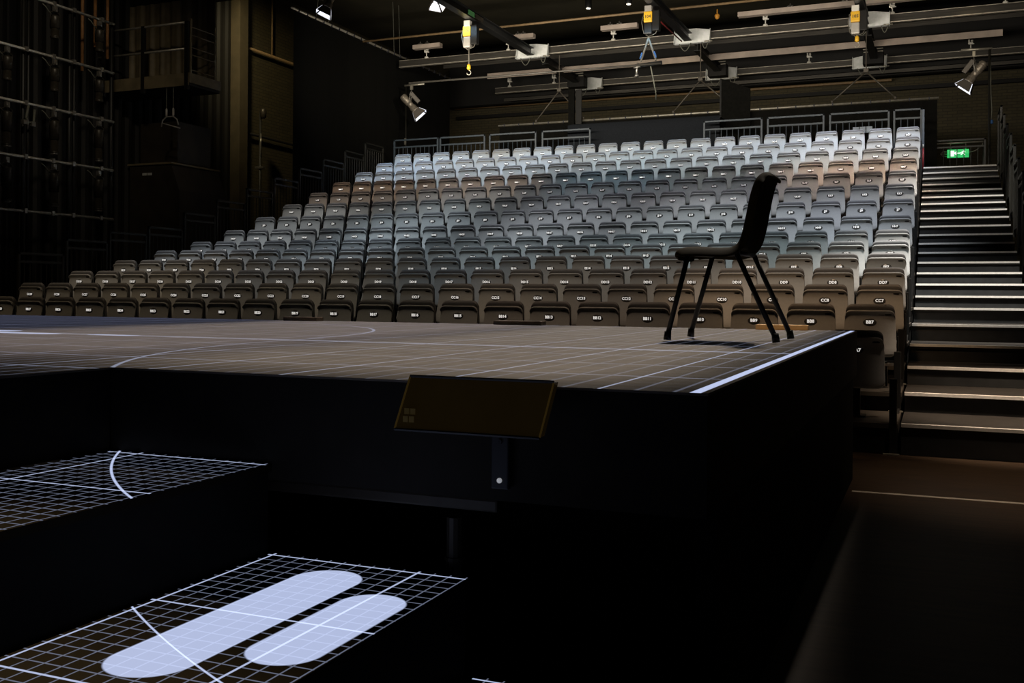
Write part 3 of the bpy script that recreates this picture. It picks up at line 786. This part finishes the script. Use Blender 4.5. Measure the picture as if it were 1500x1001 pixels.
# clamps standing on the beams
def clamp(label, x, y, z):
    t = thing('beam_clamp', label, 'clamp', (x, y, z), group='small white clamps on top of the beams')
    bm = B(); lathe(bm, [(.05, 0), (.055, .02), (.04, .045), (.018, .05)], 12); obj('base', bm, M['white'], t, True)
    bm = B(); tube(bm, [(0, 0, .05), (0, 0, .14)], .014, 8); obj('stem', bm, M['white'], t, True)
    bm = B(); bbox(bm, -.05, .05, -.03, .03, .14, .19, .008); bbox(bm, -.055, -.02, -.028, .028, .18, .26, .008); bbox(bm, .0, .05, -.028, .028, .205, .245, .008); tube(bm, [(-.06, 0, .17), (.075, 0, .15)], .012, 6); obj('jaw', bm, M['white'], t)
for k, x in enumerate((-11.836, -9.605, -6.955, -3.49, -.888, 1.242)):
    clamp('white clamp on the nearest beam, %s from the side drape' % ORD[k + 1], x, 22.53, 7.116)
for k, x in enumerate((-11.263, -9.914, -3.016, .72)):
    clamp('white clamp on the furthest beam, %s from the side drape' % ORD[k + 1], x, 26.53, 7.121)

# chain hoists
def hoist(label, x, y, zt, drop, number, dark=False):
    t = thing('chain_hoist', label, 'hoist', (x, y, zt), group='yellow fronted chain hoists')
    bm = B(); bbox(bm, -.07, .07, -.06, .06, -.13, .0, .01); obj('hanging_block', bm, M['white'] if not dark else M['hoistgrey'], t)
    bm = B(); bbox(bm, -.085, .085, -.075, .06, -.33, -.12, .02); cv = obj('yellow_cover', bm, M['yellow'], t)
    text_obj(number, .085, M['dkprint'], cv, (0, -.077, -.225), .002)
    bm = B(); bbox(bm, -.08, .08, -.065, .07, -.56, -.335, .025); obj('motor_body', bm, M['hoistgrey'] if not dark else M['blackm'], t)
    bm = B(); bbox(bm, .06, .22, -.04, .10, -.5, -.1, .02); obj('chain_bag', bm, M['black'], t)
    bm = B(); tube(bm, [(-.09, 0, -.12), (-.14, .0, -.3), (-.10, 0, -.52), (0, 0, -.60), (.14, 0, -.55), (.2, 0, -.42)], .009, 6); obj('control_cable', bm, M['sling'], t, True)
    if drop:
        bm = B(); tube(bm, [(.03, 0, -.56), (.03, 0, -.56 - drop)], .016, 8); obj('chain', bm, M['sling'], t, True)
        bm = B(); lathe(bm, [(.02, .12), (.04, .09), (.042, .02), (.02, 0)], 12, Matrix.Translation((.03, 0, -.56 - drop - .10))); obj('hook_block', bm, M['yellow'], t, True)
        bm = B(); tube(bm, [(.03 + .045 * math.sin(a) , 0, -.56 - drop - .16 + .045 * math.cos(a)) for a in [PI * .1 * q for q in range(16)]], .010, 6); obj('hook', bm, M['pipe'], t, True)
    return t
hoist('chain hoist with a yellow cover and long drop chain, near the side drape', -9.01, 18.98, 6.88, .36, '106')
hoist('chain hoist with a yellow cover over crossed slings, above the control desk', -5.24, 19.3, 6.88, 0, '104', True)
hoist('chain hoist at the stair side, hanging a yellow hook block low', -1.49, 20.75, 6.88, .05, '105')
# slings under the second hoist
t = thing('hanging_sling', 'grey lifting slings spread in an inverted V below the second hoist', 'sling', (-5.24, 19.3, 5.75))
for s in (-1, 1):
    bm = B(); tube(bm, [(.0, 0, .50), (s * .155, 0, .05)], .022, 6); obj('strap', bm, M['sling'], t, True)
    bm = B(); tube(bm, [(s * .12, -.02, .22), (s * .16, -.02, .10)], .020, 6); obj('blue_tab', bm, M['blue'], t, True)
bm = B(); tube(bm, [(-.27, 0, -.03), (.27, 0, .0)], .04, 10); obj('spreader', bm, M['blackm'], t, True)
bm = B(); tube(bm, [(-.20, -.04, .02), (-.22, -.05, -.10), (-.22, -.05, -.22)], .022, 8); lathe(bm, [(.05, 0), (.03, .05)], 10, Matrix.Translation((-.22, -.05, -.25))); tube(bm, [(-.28, -.05, -.07), (-.15, -.05, -.05)], .02, 8); obj('pipe_clamp', bm, M['lanternedge'], t, True)
bm = B(); tube(bm, [(.03, .06, -.04), (.05, .4, -.5), (.03, .5, -.62)], .013, 6); obj('drop_cable', bm, M['cable'], t, True)
bm = B(); tube(bm, [(-4.42, 21.9, 7.3), (-4.42, 21.9, 7.42)], .015, 6); lathe(bm, [(.03, 0), (.06, -.04), (.045, -.09), (.02, -.12)], 12, Matrix.Translation((-4.42, 21.9, 7.32)))
tag(obj('hanging_hook', bm, M['orange'], None, True), 'small orange hook hanging above the middle bracket box', 'hook')

# downlights
for k, (x, y, w) in enumerate(((-7.87, 23.42, 'nearer the side drape'), (-6.86, 23.44, 'nearer the second hoist'), (-1.04, 25.98, 'above the stair side'))):
    t = thing('downlight', 'small glaring round ceiling downlight, the one %s' % w, 'downlight', (x, y, 8.2), group='round downlights high in the ceiling')
    bm = B(); lathe(bm, [(.075, 0), (.08, .02), (.08, .40)], 16); obj('can', bm, M['blackm'], t, True)
    bm = B(); lathe(bm, [(.001, -.02), (.035, -.015), (.05, -.001)], 14); obj('bulb', bm, M['bulb'], t, True)

# spotlights with barn doors; local beam axis is -Z, then rotated
def spotlight(label, loc, target, scale=1., group='spotlights with barn doors', pipe=None, extra=None):
    t = thing('spotlight', label, 'spotlight', loc, 0, group)
    q = aim(loc, target).to_matrix().to_4x4() @ Matrix.Scale(scale, 4)
    def P(name, bm, m, par=None, smooth=False, rot=True):
        if rot: bmesh.ops.transform(bm, matrix=q, verts=bm.verts[:])
        return obj(name, bm, m, par or t, smooth)
    bm = B(); lathe(bm, [(.055, .30), (.075, .28), (.078, .08), (.065, .07), (.065, -.02), (.08, -.04), (.08, -.10), (.095, -.12), (.095, -.14)], 18); body = P('lamp_body', bm, M['lampalu'], None, True)
    bm = B()
    for k in range(5): lathe(bm, [(.084, .10 + .035 * k), (.084, .112 + .035 * k)], 18)
    P('cooling_fin', bm, M['lampalu'], body)
    bm = B(); lathe(bm, [(.001, -.145), (.085, -.143), (.088, -.14)], 18); P('lens', bm, M['lens'], None, True)
    for k in range(4):
        bm = B(); w0, w1, sp, ln = .085, .15, .07, .16
        vs = [(-w0, -.10, -.14), (w0, -.10, -.14), (w1, -.10 - sp, -.14 - ln), (-w1, -.10 - sp, -.14 - ln)]
        prismv = [bm.verts.new(p) for p in vs]; inner = [bm.verts.new((p[0], p[1] + .004, p[2])) for p in vs]
        bm.faces.new(prismv); bm.faces.new(inner[::-1])
        for a in range(4): bm.faces.new((prismv[a], prismv[(a + 1) % 4], inner[(a + 1) % 4], inner[a]))
        bmesh.ops.rotate(bm, verts=bm.verts[:], cent=(0, 0, 0), matrix=Matrix.Rotation(PI / 2 * k, 3, 'Z'))
        d = P('barn_door', bm, M['barn'])
        bm = B(); vi = [(-w0 * .9, -.094, -.145), (w0 * .9, -.094, -.145), (w1 * .9, -.094 - sp * .96, -.14 - ln * .97), (-w1 * .9, -.094 - sp * .96, -.14 - ln * .97)]
        bm.faces.new([bm.verts.new(p) for p in vi])
        bmesh.ops.rotate(bm, verts=bm.verts[:], cent=(0, 0, 0), matrix=Matrix.Rotation(PI / 2 * k, 3, 'Z'))
        P('glowing_inner_face', bm, M['lens'], d)  # emissive skin stands in for lamplight on the door's inside
    bm = B(); bbox(bm, -.05, .05, .13, .22, -.05, .22, .012); P('ballast_box', bm, M['barn'])
    bm = B()
    ax = q.to_3x3() @ Vector((.10, 0, .05)); top = Vector((0, 0, .36 * scale))
    tube(bm, [ax, ax * .9 + top * .55, top, -ax * .9 + top * .55 + (q.to_3x3() @ Vector((0, 0, .05))), q.to_3x3() @ Vector((-.10, 0, .05))], .010, 6)
    P('yoke', bm, M['hoistgrey'], None, True, rot=False)
    bm = B(); bbox(bm, -.03, .03, -.03, .03, .35 * scale, .45 * scale, .006); P('hook_clamp', bm, M['pipe'], None, rot=False)
    return t
spotlight('spotlight with a pale barn door hanging over the near end of the side drape', (-11.35, 17.4, 7.10), (-11.69, 17.17, 6.2), 1.)
spotlight('white mouthed spotlight on a pole before the side drape, tilted to the seats', (-12.20, 22.43, 5.93), (-11.58, 22.73, 5.18), 1.15)
spotlight('spotlight on a pole above the stair head, angled down towards the seats', (.70, 23.5, 5.90), (.12, 23.56, 5.15), 1.15)
spotlight('spotlight cropped by the top of view beside the first hoist track', (-9.58, 18.6, 7.38), (-9.05, 18.25, 6.2), 1.)
spotlight('dim spotlight cropped by the top of view left of the side drape', (-12.75, 17.0, 7.50), (-12.7, 16.6, 6.6), .8)
# poles carrying two of them
t = thing('boom_pole', 'slim dark lighting pole with a short cross bar before the side drape', 'pole', (-12.38, 22.58, 0))
bm = B(); tube(bm, [(-.06, 0, -.0), (-.06, 0, 6.46)], .018, 8); obj('pole', bm, M['railblack'], t, True)
bm = B(); tube(bm, [(-.10, 0, 6.49), (.46, 0, 6.49)], .026, 10); obj('cross_bar', bm, M['pipe'], t, True)
bm = B(); tube(bm, [(-.06, -.03, 4.98), (-.06, -.03, 5.15)], .03, 8); obj('cable_plug', bm, M['sling'], t, True)
t = thing('boom_pole', 'slim dark lighting pole with a cross bar beside the stair rails', 'pole', (1.0, 23.5, 3.3))
bm = B(); tube(bm, [(0, 0, -3.3), (0, 0, 3.13)], .026, 8); obj('pole', bm, M['railblack'], t, True)
bm = B(); tube(bm, [(-.55, 0, 3.16), (.05, 0, 3.15)], .026, 10); obj('cross_bar', bm, M['pipe'], t, True)
bm = B(); tube(bm, [(.04, -.03, 1.65), (.05, -.04, 1.85), (.03, -.03, 2.2), (.02, 0, 2.9)], .010, 6); obj('cable', bm, M['cable'], t, True)
bm = B(); lathe(bm, [(.012, 0), (.028, .02), (.028, .07), (.012, .09)], 10, Matrix.Translation((.05, -.04, 1.55))); obj('cable_plug', bm, M['blue'], t, True)

# ------------------------------------------------------------------ left side: lantern grid
GX = -13.6
gz = [5.99, 5.11, 4.24, 3.37, 2.495]
gy_end = 13.93
for k, yy in enumerate((13.93, 12.98, 12.03, 11.05, 10.0)):
    bm = B(); tube(bm, [(GX - .085, yy, 0), (GX - .085, yy, 7.5)], .032, 10)
    if k in (1, 2): tube(bm, [(GX - .085, yy + .10, 0), (GX - .085, yy + .10, 7.5)], .025, 8)
    tag(obj('scaffold_upright', bm, M['gridup'], None, True), 'dark upright tube of the side lantern grid, %s from the balcony' % ORD[k + 1], 'pole', 'uprights of the side lantern grid')
for k, z in enumerate(gz):
    t = thing('lantern_bar', 'horizontal steel bar of the side lantern grid, %s from the top' % ORD[k + 1], 'bar', (GX, 11, z), group='horizontal bars of the side lantern grid')
    bm = B(); tube(bm, [(0, -2.0, 0), (0, gy_end - 11 - .03, 0)], .024, 10); obj('bar', bm, M['gridbar'], t, True)
    for yy in (.03, 1.0, 1.98, 2.6, 1.55):
        bm = B(); bbox(bm, -.04, .04, yy - .03, yy + .03, -.035, .045, .006); obj('coupler_mount', bm, M['lanternedge'], t)
def lantern(label, y, z, short):
    t = thing('stage_lantern', label, 'lantern', (GX + .06, y, z), group='lanterns hung on the side grid')
    L = .34 if short else .52
    bm = B(); lathe(bm, [(.03, -.10), (.075, -.12), (.08, -.14), (.08, -.14 - L * .55)], 16); b_ = obj('housing', bm, M['lantern'], t, True)
    bm = B(); lathe(bm, [(.062, -.14 - L * .55), (.062, -.14 - L * .92), (.075, -.14 - L * .93), (.075, -.14 - L)], 16); obj('lens_tube', bm, M['lantern'], t, True)
    bm = B(); lathe(bm, [(.078, -.14 - L), (.05, -.16 - L)], 12); obj('bright_rim', bm, M['lanternedge'] if not short else M['lantern'], t, True)
    bm = B(); tube(bm, [(0, -.09, -.22), (0, -.10, -.08), (0, 0, -.03), (0, .10, -.08), (0, .09, -.22)], .010, 6); obj('yoke', bm, M['lantern'], t, True)
    bm = B(); bbox(bm, -.03, .03, -.035, .035, -.05, .04, .008); tube(bm, [(.03, -.02, -.02), (.07, -.06, -.06)], .012, 6); obj('hanging_clamp', bm, M['lanternedge'], t)
    bm = B(); tube(bm, [(.0, -.05, -.13), (.03, -.16, -.08), (.03, -.22, -.02), (.0, -.26, .02)], .009, 6); obj('cable_tail', bm, M['cable'], t, True)
LN = ['nearest the balcony', 'second from the balcony', 'third from the balcony']
for k, z in enumerate(gz[:4]):
    for j, y in enumerate((13.5, 12.53, 11.6)):
        if k == 0 and j == 2: continue
        lantern('dark lantern hanging from the %s side grid bar, %s' % (['top', 'second', 'third', 'fourth'][k], LN[j]), y, z - .09, k < 2)
t = thing('cable_cluster', 'loose cable clamps hanging on the third side grid bar', 'clamp', (GX + .075, 12.0, 4.20))
bm = B(); tube(bm, [(0, 0, 0), (0, -.05, -.2), (0, .0, -.28), (0, .1, -.25), (0, .12, -.05)], .02, 8); obj('hanging_loop', bm, M['cable'], t, True)
bm = B(); bbox(bm, -.03, .03, -.12, -.02, -.32, -.24, .01); obj('connector', bm, M['lanternedge'], t)
bm = B(); bbox(bm, -.03, .03, .04, .12, -.33, -.25, .01); obj('connector', bm, M['lanternedge'], t)
for k, (y, z0, z1) in enumerate(((13.85, 5.2, 7.2), (14.15, 5.7, 6.6), (14.45, 5.55, 7.0))):
    bm = B(); tube(bm, [(-14.3, y, z0), (-14.3, y, z1)], .03, 8)  # rusty upright, built short with nothing under it
    tag(obj('rusty_upright', bm, M['rust'], None, True), 'short rust brown upright behind the side grid top, %s towards the balcony' % ORD[k + 1], 'pole', 'rust brown uprights by the side grid')

# balcony
t = thing('side_balcony', 'dark railed service balcony projecting from the left wall', 'balcony', (-14.0, 15.3, 5.05))
bm = B(); bbox(bm, -1.19, 1.17, -.32, .55, 0.0, .10, .01); obj('floor_slab', bm, M['black'], t)
bm = B(); bbox(bm, -1.19, 1.17, -.345, -.32, .0, .235, .006); obj('front_fascia', bm, M['balcony'], t)
bm = B(); bbox(bm, 1.17, 1.195, -.345, .55, .05, .235, .006); obj('side_fascia', bm, M['balcony'], t)
for z in (.69, 1.18):
    bm = B(); tube(bm, [(-1.19, -.33, z), (1.12, -.33, z)], .022, 10); obj('front_rail', bm, M['pipe'], t, True)
for x in (-.9, .08, 1.12):
    bm = B(); bbox(bm, x - .04, x + .04, -.36, -.30, -.08, 1.2, .006); obj('rail_post', bm, M['black'], t)
bm = B(); bbox(bm, 1.14, 1.18, -.30, -.26, .1, 1.25, .004); bbox(bm, 1.14, 1.18, .38, .42, .1, 1.25, .004)
for z in (.30, .58, .72, .95, 1.1): tube(bm, [(1.16, -.28, z), (1.16, .40, z)], .012, 6)
obj('side_ladder', bm, M['balcony'], t)
bm = B(); folds(bm, (-1.15, .50, 0), (1.10, .50, 0), 1.9, .12, .035, .30, 90)
obj('back_curtain', bm, M['balcony'], t, True)

# shackles hanging below the balcony
t = thing('rigging_shackle', 'pair of hung shackles on thin wires under the side balcony', 'shackle', (-13.3, 15.0, 4.5))
for x in (-.08, .08):
    bm = B(); tube(bm, [(x, 0, .545), (x, 0, .12)], .006, 6); obj('hanging_wire', bm, M['cable'], t)
    bm = B(); lathe(bm, [(.012, .16), (.022, .13), (.022, .03), (.012, 0)], 8, Matrix.Translation((x, 0, 0))); obj('turnbuckle', bm, M['hoistgrey'], t, True)
bm = B(); tube(bm, [(-.20, 0, -.18), (-.17, 0, -.06), (-.08, 0, 0), (.08, 0, 0), (.17, 0, -.06), (.20, 0, -.16)], .014, 6); tube(bm, [(-.16, 0, -.12), (.2, .05, -.22)], .012, 6); obj('bridle', bm, M['hoistgrey'], t, True)

# dark cabinet behind the outer rails
t = thing('dark_cabinet', 'big dark brown cabinet with white stickers behind the outer rails', 'cabinet', (-14.3, 16.4, 0))
bm = B(); prism(bm, [(-.62, 0), (.62, 0), (.62, 3.2), (.42, 3.72), (-.62, 3.72)], 'y', -.7, .7); obj('body', bm, M['crate'], t)
bm = B(); bbox(bm, -.66, .46, -.74, .74, 3.72, 3.76, .008); obj('lid', bm, M['balcony'], t)
bm = B(); box(bm, -.30, -.19, -.706, -.701, 3.52, 3.57); box(bm, -.17, -.06, -.706, -.701, 3.52, 3.57); obj('sticker', bm, M['sticker'], t)
bm = B(); bbox(bm, -.55, .40, -.5, .5, 3.77, 4.6, .02); obj('upper_box', bm, M['crate'], t)
# boom by the pier
t = thing('boom_pole', 'short lighting pole with a lamp head fixed beside the pier', 'pole', (-14.7, 19.62, 0))
bm = B(); tube(bm, [(0, 0, 0), (0, 0, 5.45)], .03, 8); obj('pole', bm, M['railblack'], t, True)
bm = B(); lathe(bm, [(.03, 0), (.07, .02), (.08, .2), (.05, .24)], 12, Matrix.Translation((.08, 0, 5.3))); obj('lamp_head', bm, M['lantern'], t, True)
bm = B(); tube(bm, [(.035, -.02, 4.4), (.035, -.02, 4.95)], .012, 6); obj('bright_clip', bm, M['lanternedge'], t, True)
bm = B(); bbox(bm, -.12, .12, -.05, .05, 4.12, 4.18, .01); obj('bracket', bm, M['lanternedge'], t)
# pipes on the left brick wall
bm = B(); tube(bm, [(-15.1, 19.4, 7.02), (-15.1, 28.3, 7.02)], .035, 10); tube(bm, [(-15.1, 20.6, 7.02), (-15.1, 20.6, 8.58)], .02, 8)
tag(obj('wall_pipe', bm, M['brownpipe'], None, True), 'brown pipe along the left brick wall between pier and side drape', 'pipe')
bm = B(); tube(bm, [(-15.12, 19.5, 5.0), (-15.12, 27.0, 4.9)], .03, 8)
tag(obj('wall_conduit', bm, M['black'], None, True), 'thin dark conduit low along the left brick wall', 'conduit')
bm = B(); tube(bm, [(-15.0, 22.6, 6.75), (-14.6, 20.9, 4.3)], .012, 6)
tag(obj('hanging_wire', bm, M['black'], None, True), 'thin slanting dark wire against the left brick wall', 'wire')

# ------------------------------------------------------------------ light
def spot(name, loc, target, power, col, angle, blend=.6, rad=.15):
    l = bpy.data.lights.new(name, 'SPOT'); l.energy = power; l.color = col; l.spot_size = math.radians(angle); l.spot_blend = blend; l.shadow_soft_size = rad
    o = link(bpy.data.objects.new(name, l)); o.location = loc; o.rotation_euler = aim(loc, target); return o
def area(name, loc, target, power, col, sx, sy, spread=180):
    l = bpy.data.lights.new(name, 'AREA'); l.energy = power; l.color = col; l.shape = 'RECTANGLE'; l.size = sx; l.size_y = sy; l.spread = math.radians(spread)
    o = link(bpy.data.objects.new(name, l)); o.location = loc; o.rotation_euler = aim(loc, target); return o
#LIGHTS_BEGIN
COLX = [-1.2, -3.3, -5.7, -8.3, -10.8]
ZONES = [(14, 14), (13, 13), (12, 12), (11, 11), (10, 10), (9, 9), (8, 7), (6, 5), (4, 3), (2, 1)]
SPEC = []  # unseen lamps, added to light the rows, stage, stairs, rig and walls
for zi, (ra, rb) in enumerate(ZONES):
    yc = (PY[ra] + PY[rb]) / 2; zc = (LZ[ra] + LZ[rb]) / 2
    for ci, x in enumerate(COLX):
        if ra >= 9:
            SPEC.append(('band_%d_%d' % (zi, ci), 'A', (x, yc - 1.95, min(zc + 2.9, 6.8)), (x, yc, zc), (2.3, .12, 26)))
        else:
            SPEC.append(('pool_%d_%d' % (zi, ci), 'S', (x, yc - 2.8, min(zc + 4.4, 6.75)), (x, yc + (.75 if zi == 9 else 0), zc + (.25 if zi == 9 else 0)), ((37 if ci == 0 else 48) if zi == 9 else 36, 1.0 if zi < 9 else .8, .25)))
SPEC += [
    ('stair_high', 'S', (.55, 15.6, 7.4), (.50, 17.2, 2.6), (38, .9, .15)),
    ('stair_mid', 'S', (.55, 11.2, 6.4), (.52, 12.9, 1.1), (48, .9, .15)),
    ('stair_low', 'S', (.9, 8.1, 4.6), (.66, 9.1, .3), (35, .9, .15)),
    ('stage_right', 'A', (-1.54, 7.4, 4.5), (-1.54, 4.7, .97), (1.75, 3.7, 9)),
    ('stage_mid', 'A', (-3.7, 7.5, 4.5), (-3.7, 4.8, .97), (2.3, 3.6, 14)),
    ('stage_left', 'A', (-8.0, 7.4, 4.6), (-8.0, 4.6, .97), (5.8, 5.0, 22)),
    ('floor_right', 'S', (1.6, 6.2, 5.0), (.9, 7.1, 0), (40, 1.0, .2)),
    ('step_warm', 'S', (-1.55, .55, 4.6), (-1.55, .75, .5), (30, .7, .1)),
    ('block_warm', 'S', (-.92, 2.6, 5.6), (-.94, 6.84, .99), (8, .8, .05)),
    ('rig_left', 'A', (-9.5, 17.0, 5.3), (-9.5, 24, 7.2), (4, .4, 120)),
    ('rig_mid', 'A', (-5.5, 17.0, 5.3), (-5.2, 24, 7.2), (4, .4, 120)),
    ('rig_right', 'A', (-1.0, 17.0, 5.3), (-.8, 24, 7.2), (4, .4, 120)),
    ('side_grid', 'S', (-8.5, 8.5, 7.8), (-13.6, 12.6, 5.4), (44, 1.0, .2)),
    ('side_bricks', 'S', (-13.4, 16.7, 8.2), (-15.1, 20.4, 5.7), (70, 1.0, .15)),
    ('drape_glow', 'S', (-6.5, 18.5, 6.6), (-12.7, 22.8, 6.0), (46, 1.0, .2)),
    ('back_right', 'S', (.6, 21.5, 6.9), (.8, 28.3, 5.8), (70, 1.0, .2)),
    ('back_mid', 'S', (-6.0, 23.2, 6.0), (-6.2, 28.3, 6.3), (110, 1.0, .2)),
]
RGB = {
    'band_0_0': (6.209, 7.095, 8.594),
    'band_0_1': (3.599, 4.645, 5.923),
    'band_0_2': (2.252, 3.538, 4.686),
    'band_0_3': (2.216, 3.845, 5.494),
    'band_0_4': (2.665, 4.582, 6.806),
    'band_1_0': (8.09, 8.649, 9.707),
    'band_1_1': (4.881, 6.009, 7.248),
    'band_1_2': (2.726, 4.451, 5.787),
    'band_1_3': (3.04, 4.782, 7.055),
    'band_1_4': (3.328, 5.337, 8.193),
    'band_2_0': (9.492, 8.904, 8.037),
    'band_2_1': (5.139, 6.011, 6.421),
    'band_2_2': (3.807, 4.567, 5.052),
    'band_2_3': (5.189, 6.257, 7.15),
    'band_2_4': (4.257, 5.242, 6.291),
    'band_3_0': (9.275, 6.529, 4.641),
    'band_3_1': (2.017, 2.104, 2.001),
    'band_3_2': (1.36, 1.934, 2.267),
    'band_3_3': (3.672, 2.855, 2.22),
    'band_3_4': (2.589, 1.724, 1.115),
    'band_4_0': (3.911, 3.102, 2.526),
    'band_4_1': (1.905, 2.038, 2.165),
    'band_4_2': (1.763, 2.005, 2.192),
    'band_4_3': (3.451, 3.234, 3.001),
    'band_4_4': (2.249, 1.766, 1.364),
    'band_5_0': (2.025, 2.047, 2.057),
    'band_5_1': (2.655, 2.641, 2.795),
    'band_5_2': (1.525, 1.592, 1.73),
    'band_5_3': (1.8, 1.95, 1.946),
    'band_5_4': (1.983, 1.888, 1.721),
    'pool_6_0': (810, 880.3, 987.6),
    'pool_6_1': (799.5, 882.7, 922.3),
    'pool_6_2': (673.7, 724, 783.9),
    'pool_6_3': (668.5, 783.5, 851.8),
    'pool_6_4': (485.8, 511.6, 513.7),
    'pool_7_0': (347, 438, 451.6),
    'pool_7_1': (421, 535.6, 567.6),
    'pool_7_2': (416.5, 502.1, 537.8),
    'pool_7_3': (448.1, 542.2, 609.4),
    'pool_7_4': (388.4, 434.8, 472.7),
    'pool_8_0': (174.5, 194.7, 185.3),
    'pool_8_1': (85.58, 94.19, 91.39),
    'pool_8_2': (49.34, 85.89, 118.9),
    'pool_8_3': (103.7, 115, 121.2),
    'pool_8_4': (218.1, 186.6, 143.5),
    'pool_9_0': (368.7, 235, 130.2),
    'pool_9_1': (175.6, 126.4, 86.25),
    'pool_9_2': (117.4, 96.31, 66.7),
    'pool_9_3': (108.6, 83.72, 54.91),
    'pool_9_4': (95.61, 70.74, 42.06),
    'stair_high': (1920, 1840, 1696),
    'stair_mid': (2816, 2640, 2376),
    'stair_low': (1223, 948.5, 698.9),
    'stage_right': (16.52, 14.69, 12.55),
    'stage_mid': (20.22, 18, 17.24),
    'stage_left': (10.52, 12.28, 23.63),
    'step_warm': (900, 730, 500),
    'block_warm': (260, 175, 95),
    'floor_right': (285, 224.2, 167.2),
    'rig_left': (95, 86, 70),
    'rig_mid': (72, 66, 56),
    'rig_right': (58, 52, 43),
    'side_grid': (330, 285, 215),
    'side_bricks': (330, 275, 160),
    'drape_glow': (340, 315, 260),
    'back_right': (3, 2.3, 1.2),
    'back_mid': (16, 12, 5),
}
for nme, kind, loc, tgt, par in SPEC:
    c = RGB.get(nme, (100, 100, 100))
    e = max(c)
    if e <= 0: continue
    if kind == 'S': spot(nme, loc, tgt, e, [k / e for k in c], *par)
    else: area(nme, loc, tgt, e, [k / e for k in c], *par)
#LIGHTS_END

w = bpy.data.worlds.new('dark_hall'); bpy.context.scene.world = w; w.use_nodes = True
w.node_tree.nodes['Background'].inputs[0].default_value = (1.0, .85, .65, 1); w.node_tree.nodes['Background'].inputs[1].default_value = .004

# ------------------------------------------------------------------ camera
cd = bpy.data.cameras.new('camera'); cam = link(bpy.data.objects.new('camera', cd))
cd.sensor_width = 36; cd.sensor_fit = 'HORIZONTAL'; cd.lens = 1479.8 / 1500 * 36
cd.shift_y = -68.18 / 1500; cd.clip_start = .05; cd.clip_end = 100
cam.location = (0, 0, 1.19)
cam.rotation_euler = (Matrix.Rotation(math.radians(22.792), 4, 'Z') @ Matrix.Rotation(PI / 2, 4, 'X') @ Matrix.Rotation(math.radians(.3766), 4, 'Z')).to_euler()
sc = bpy.context.scene; sc.camera = cam
sc.view_settings.view_transform = 'Standard'; sc.view_settings.look = 'None'; sc.view_settings.exposure = 0
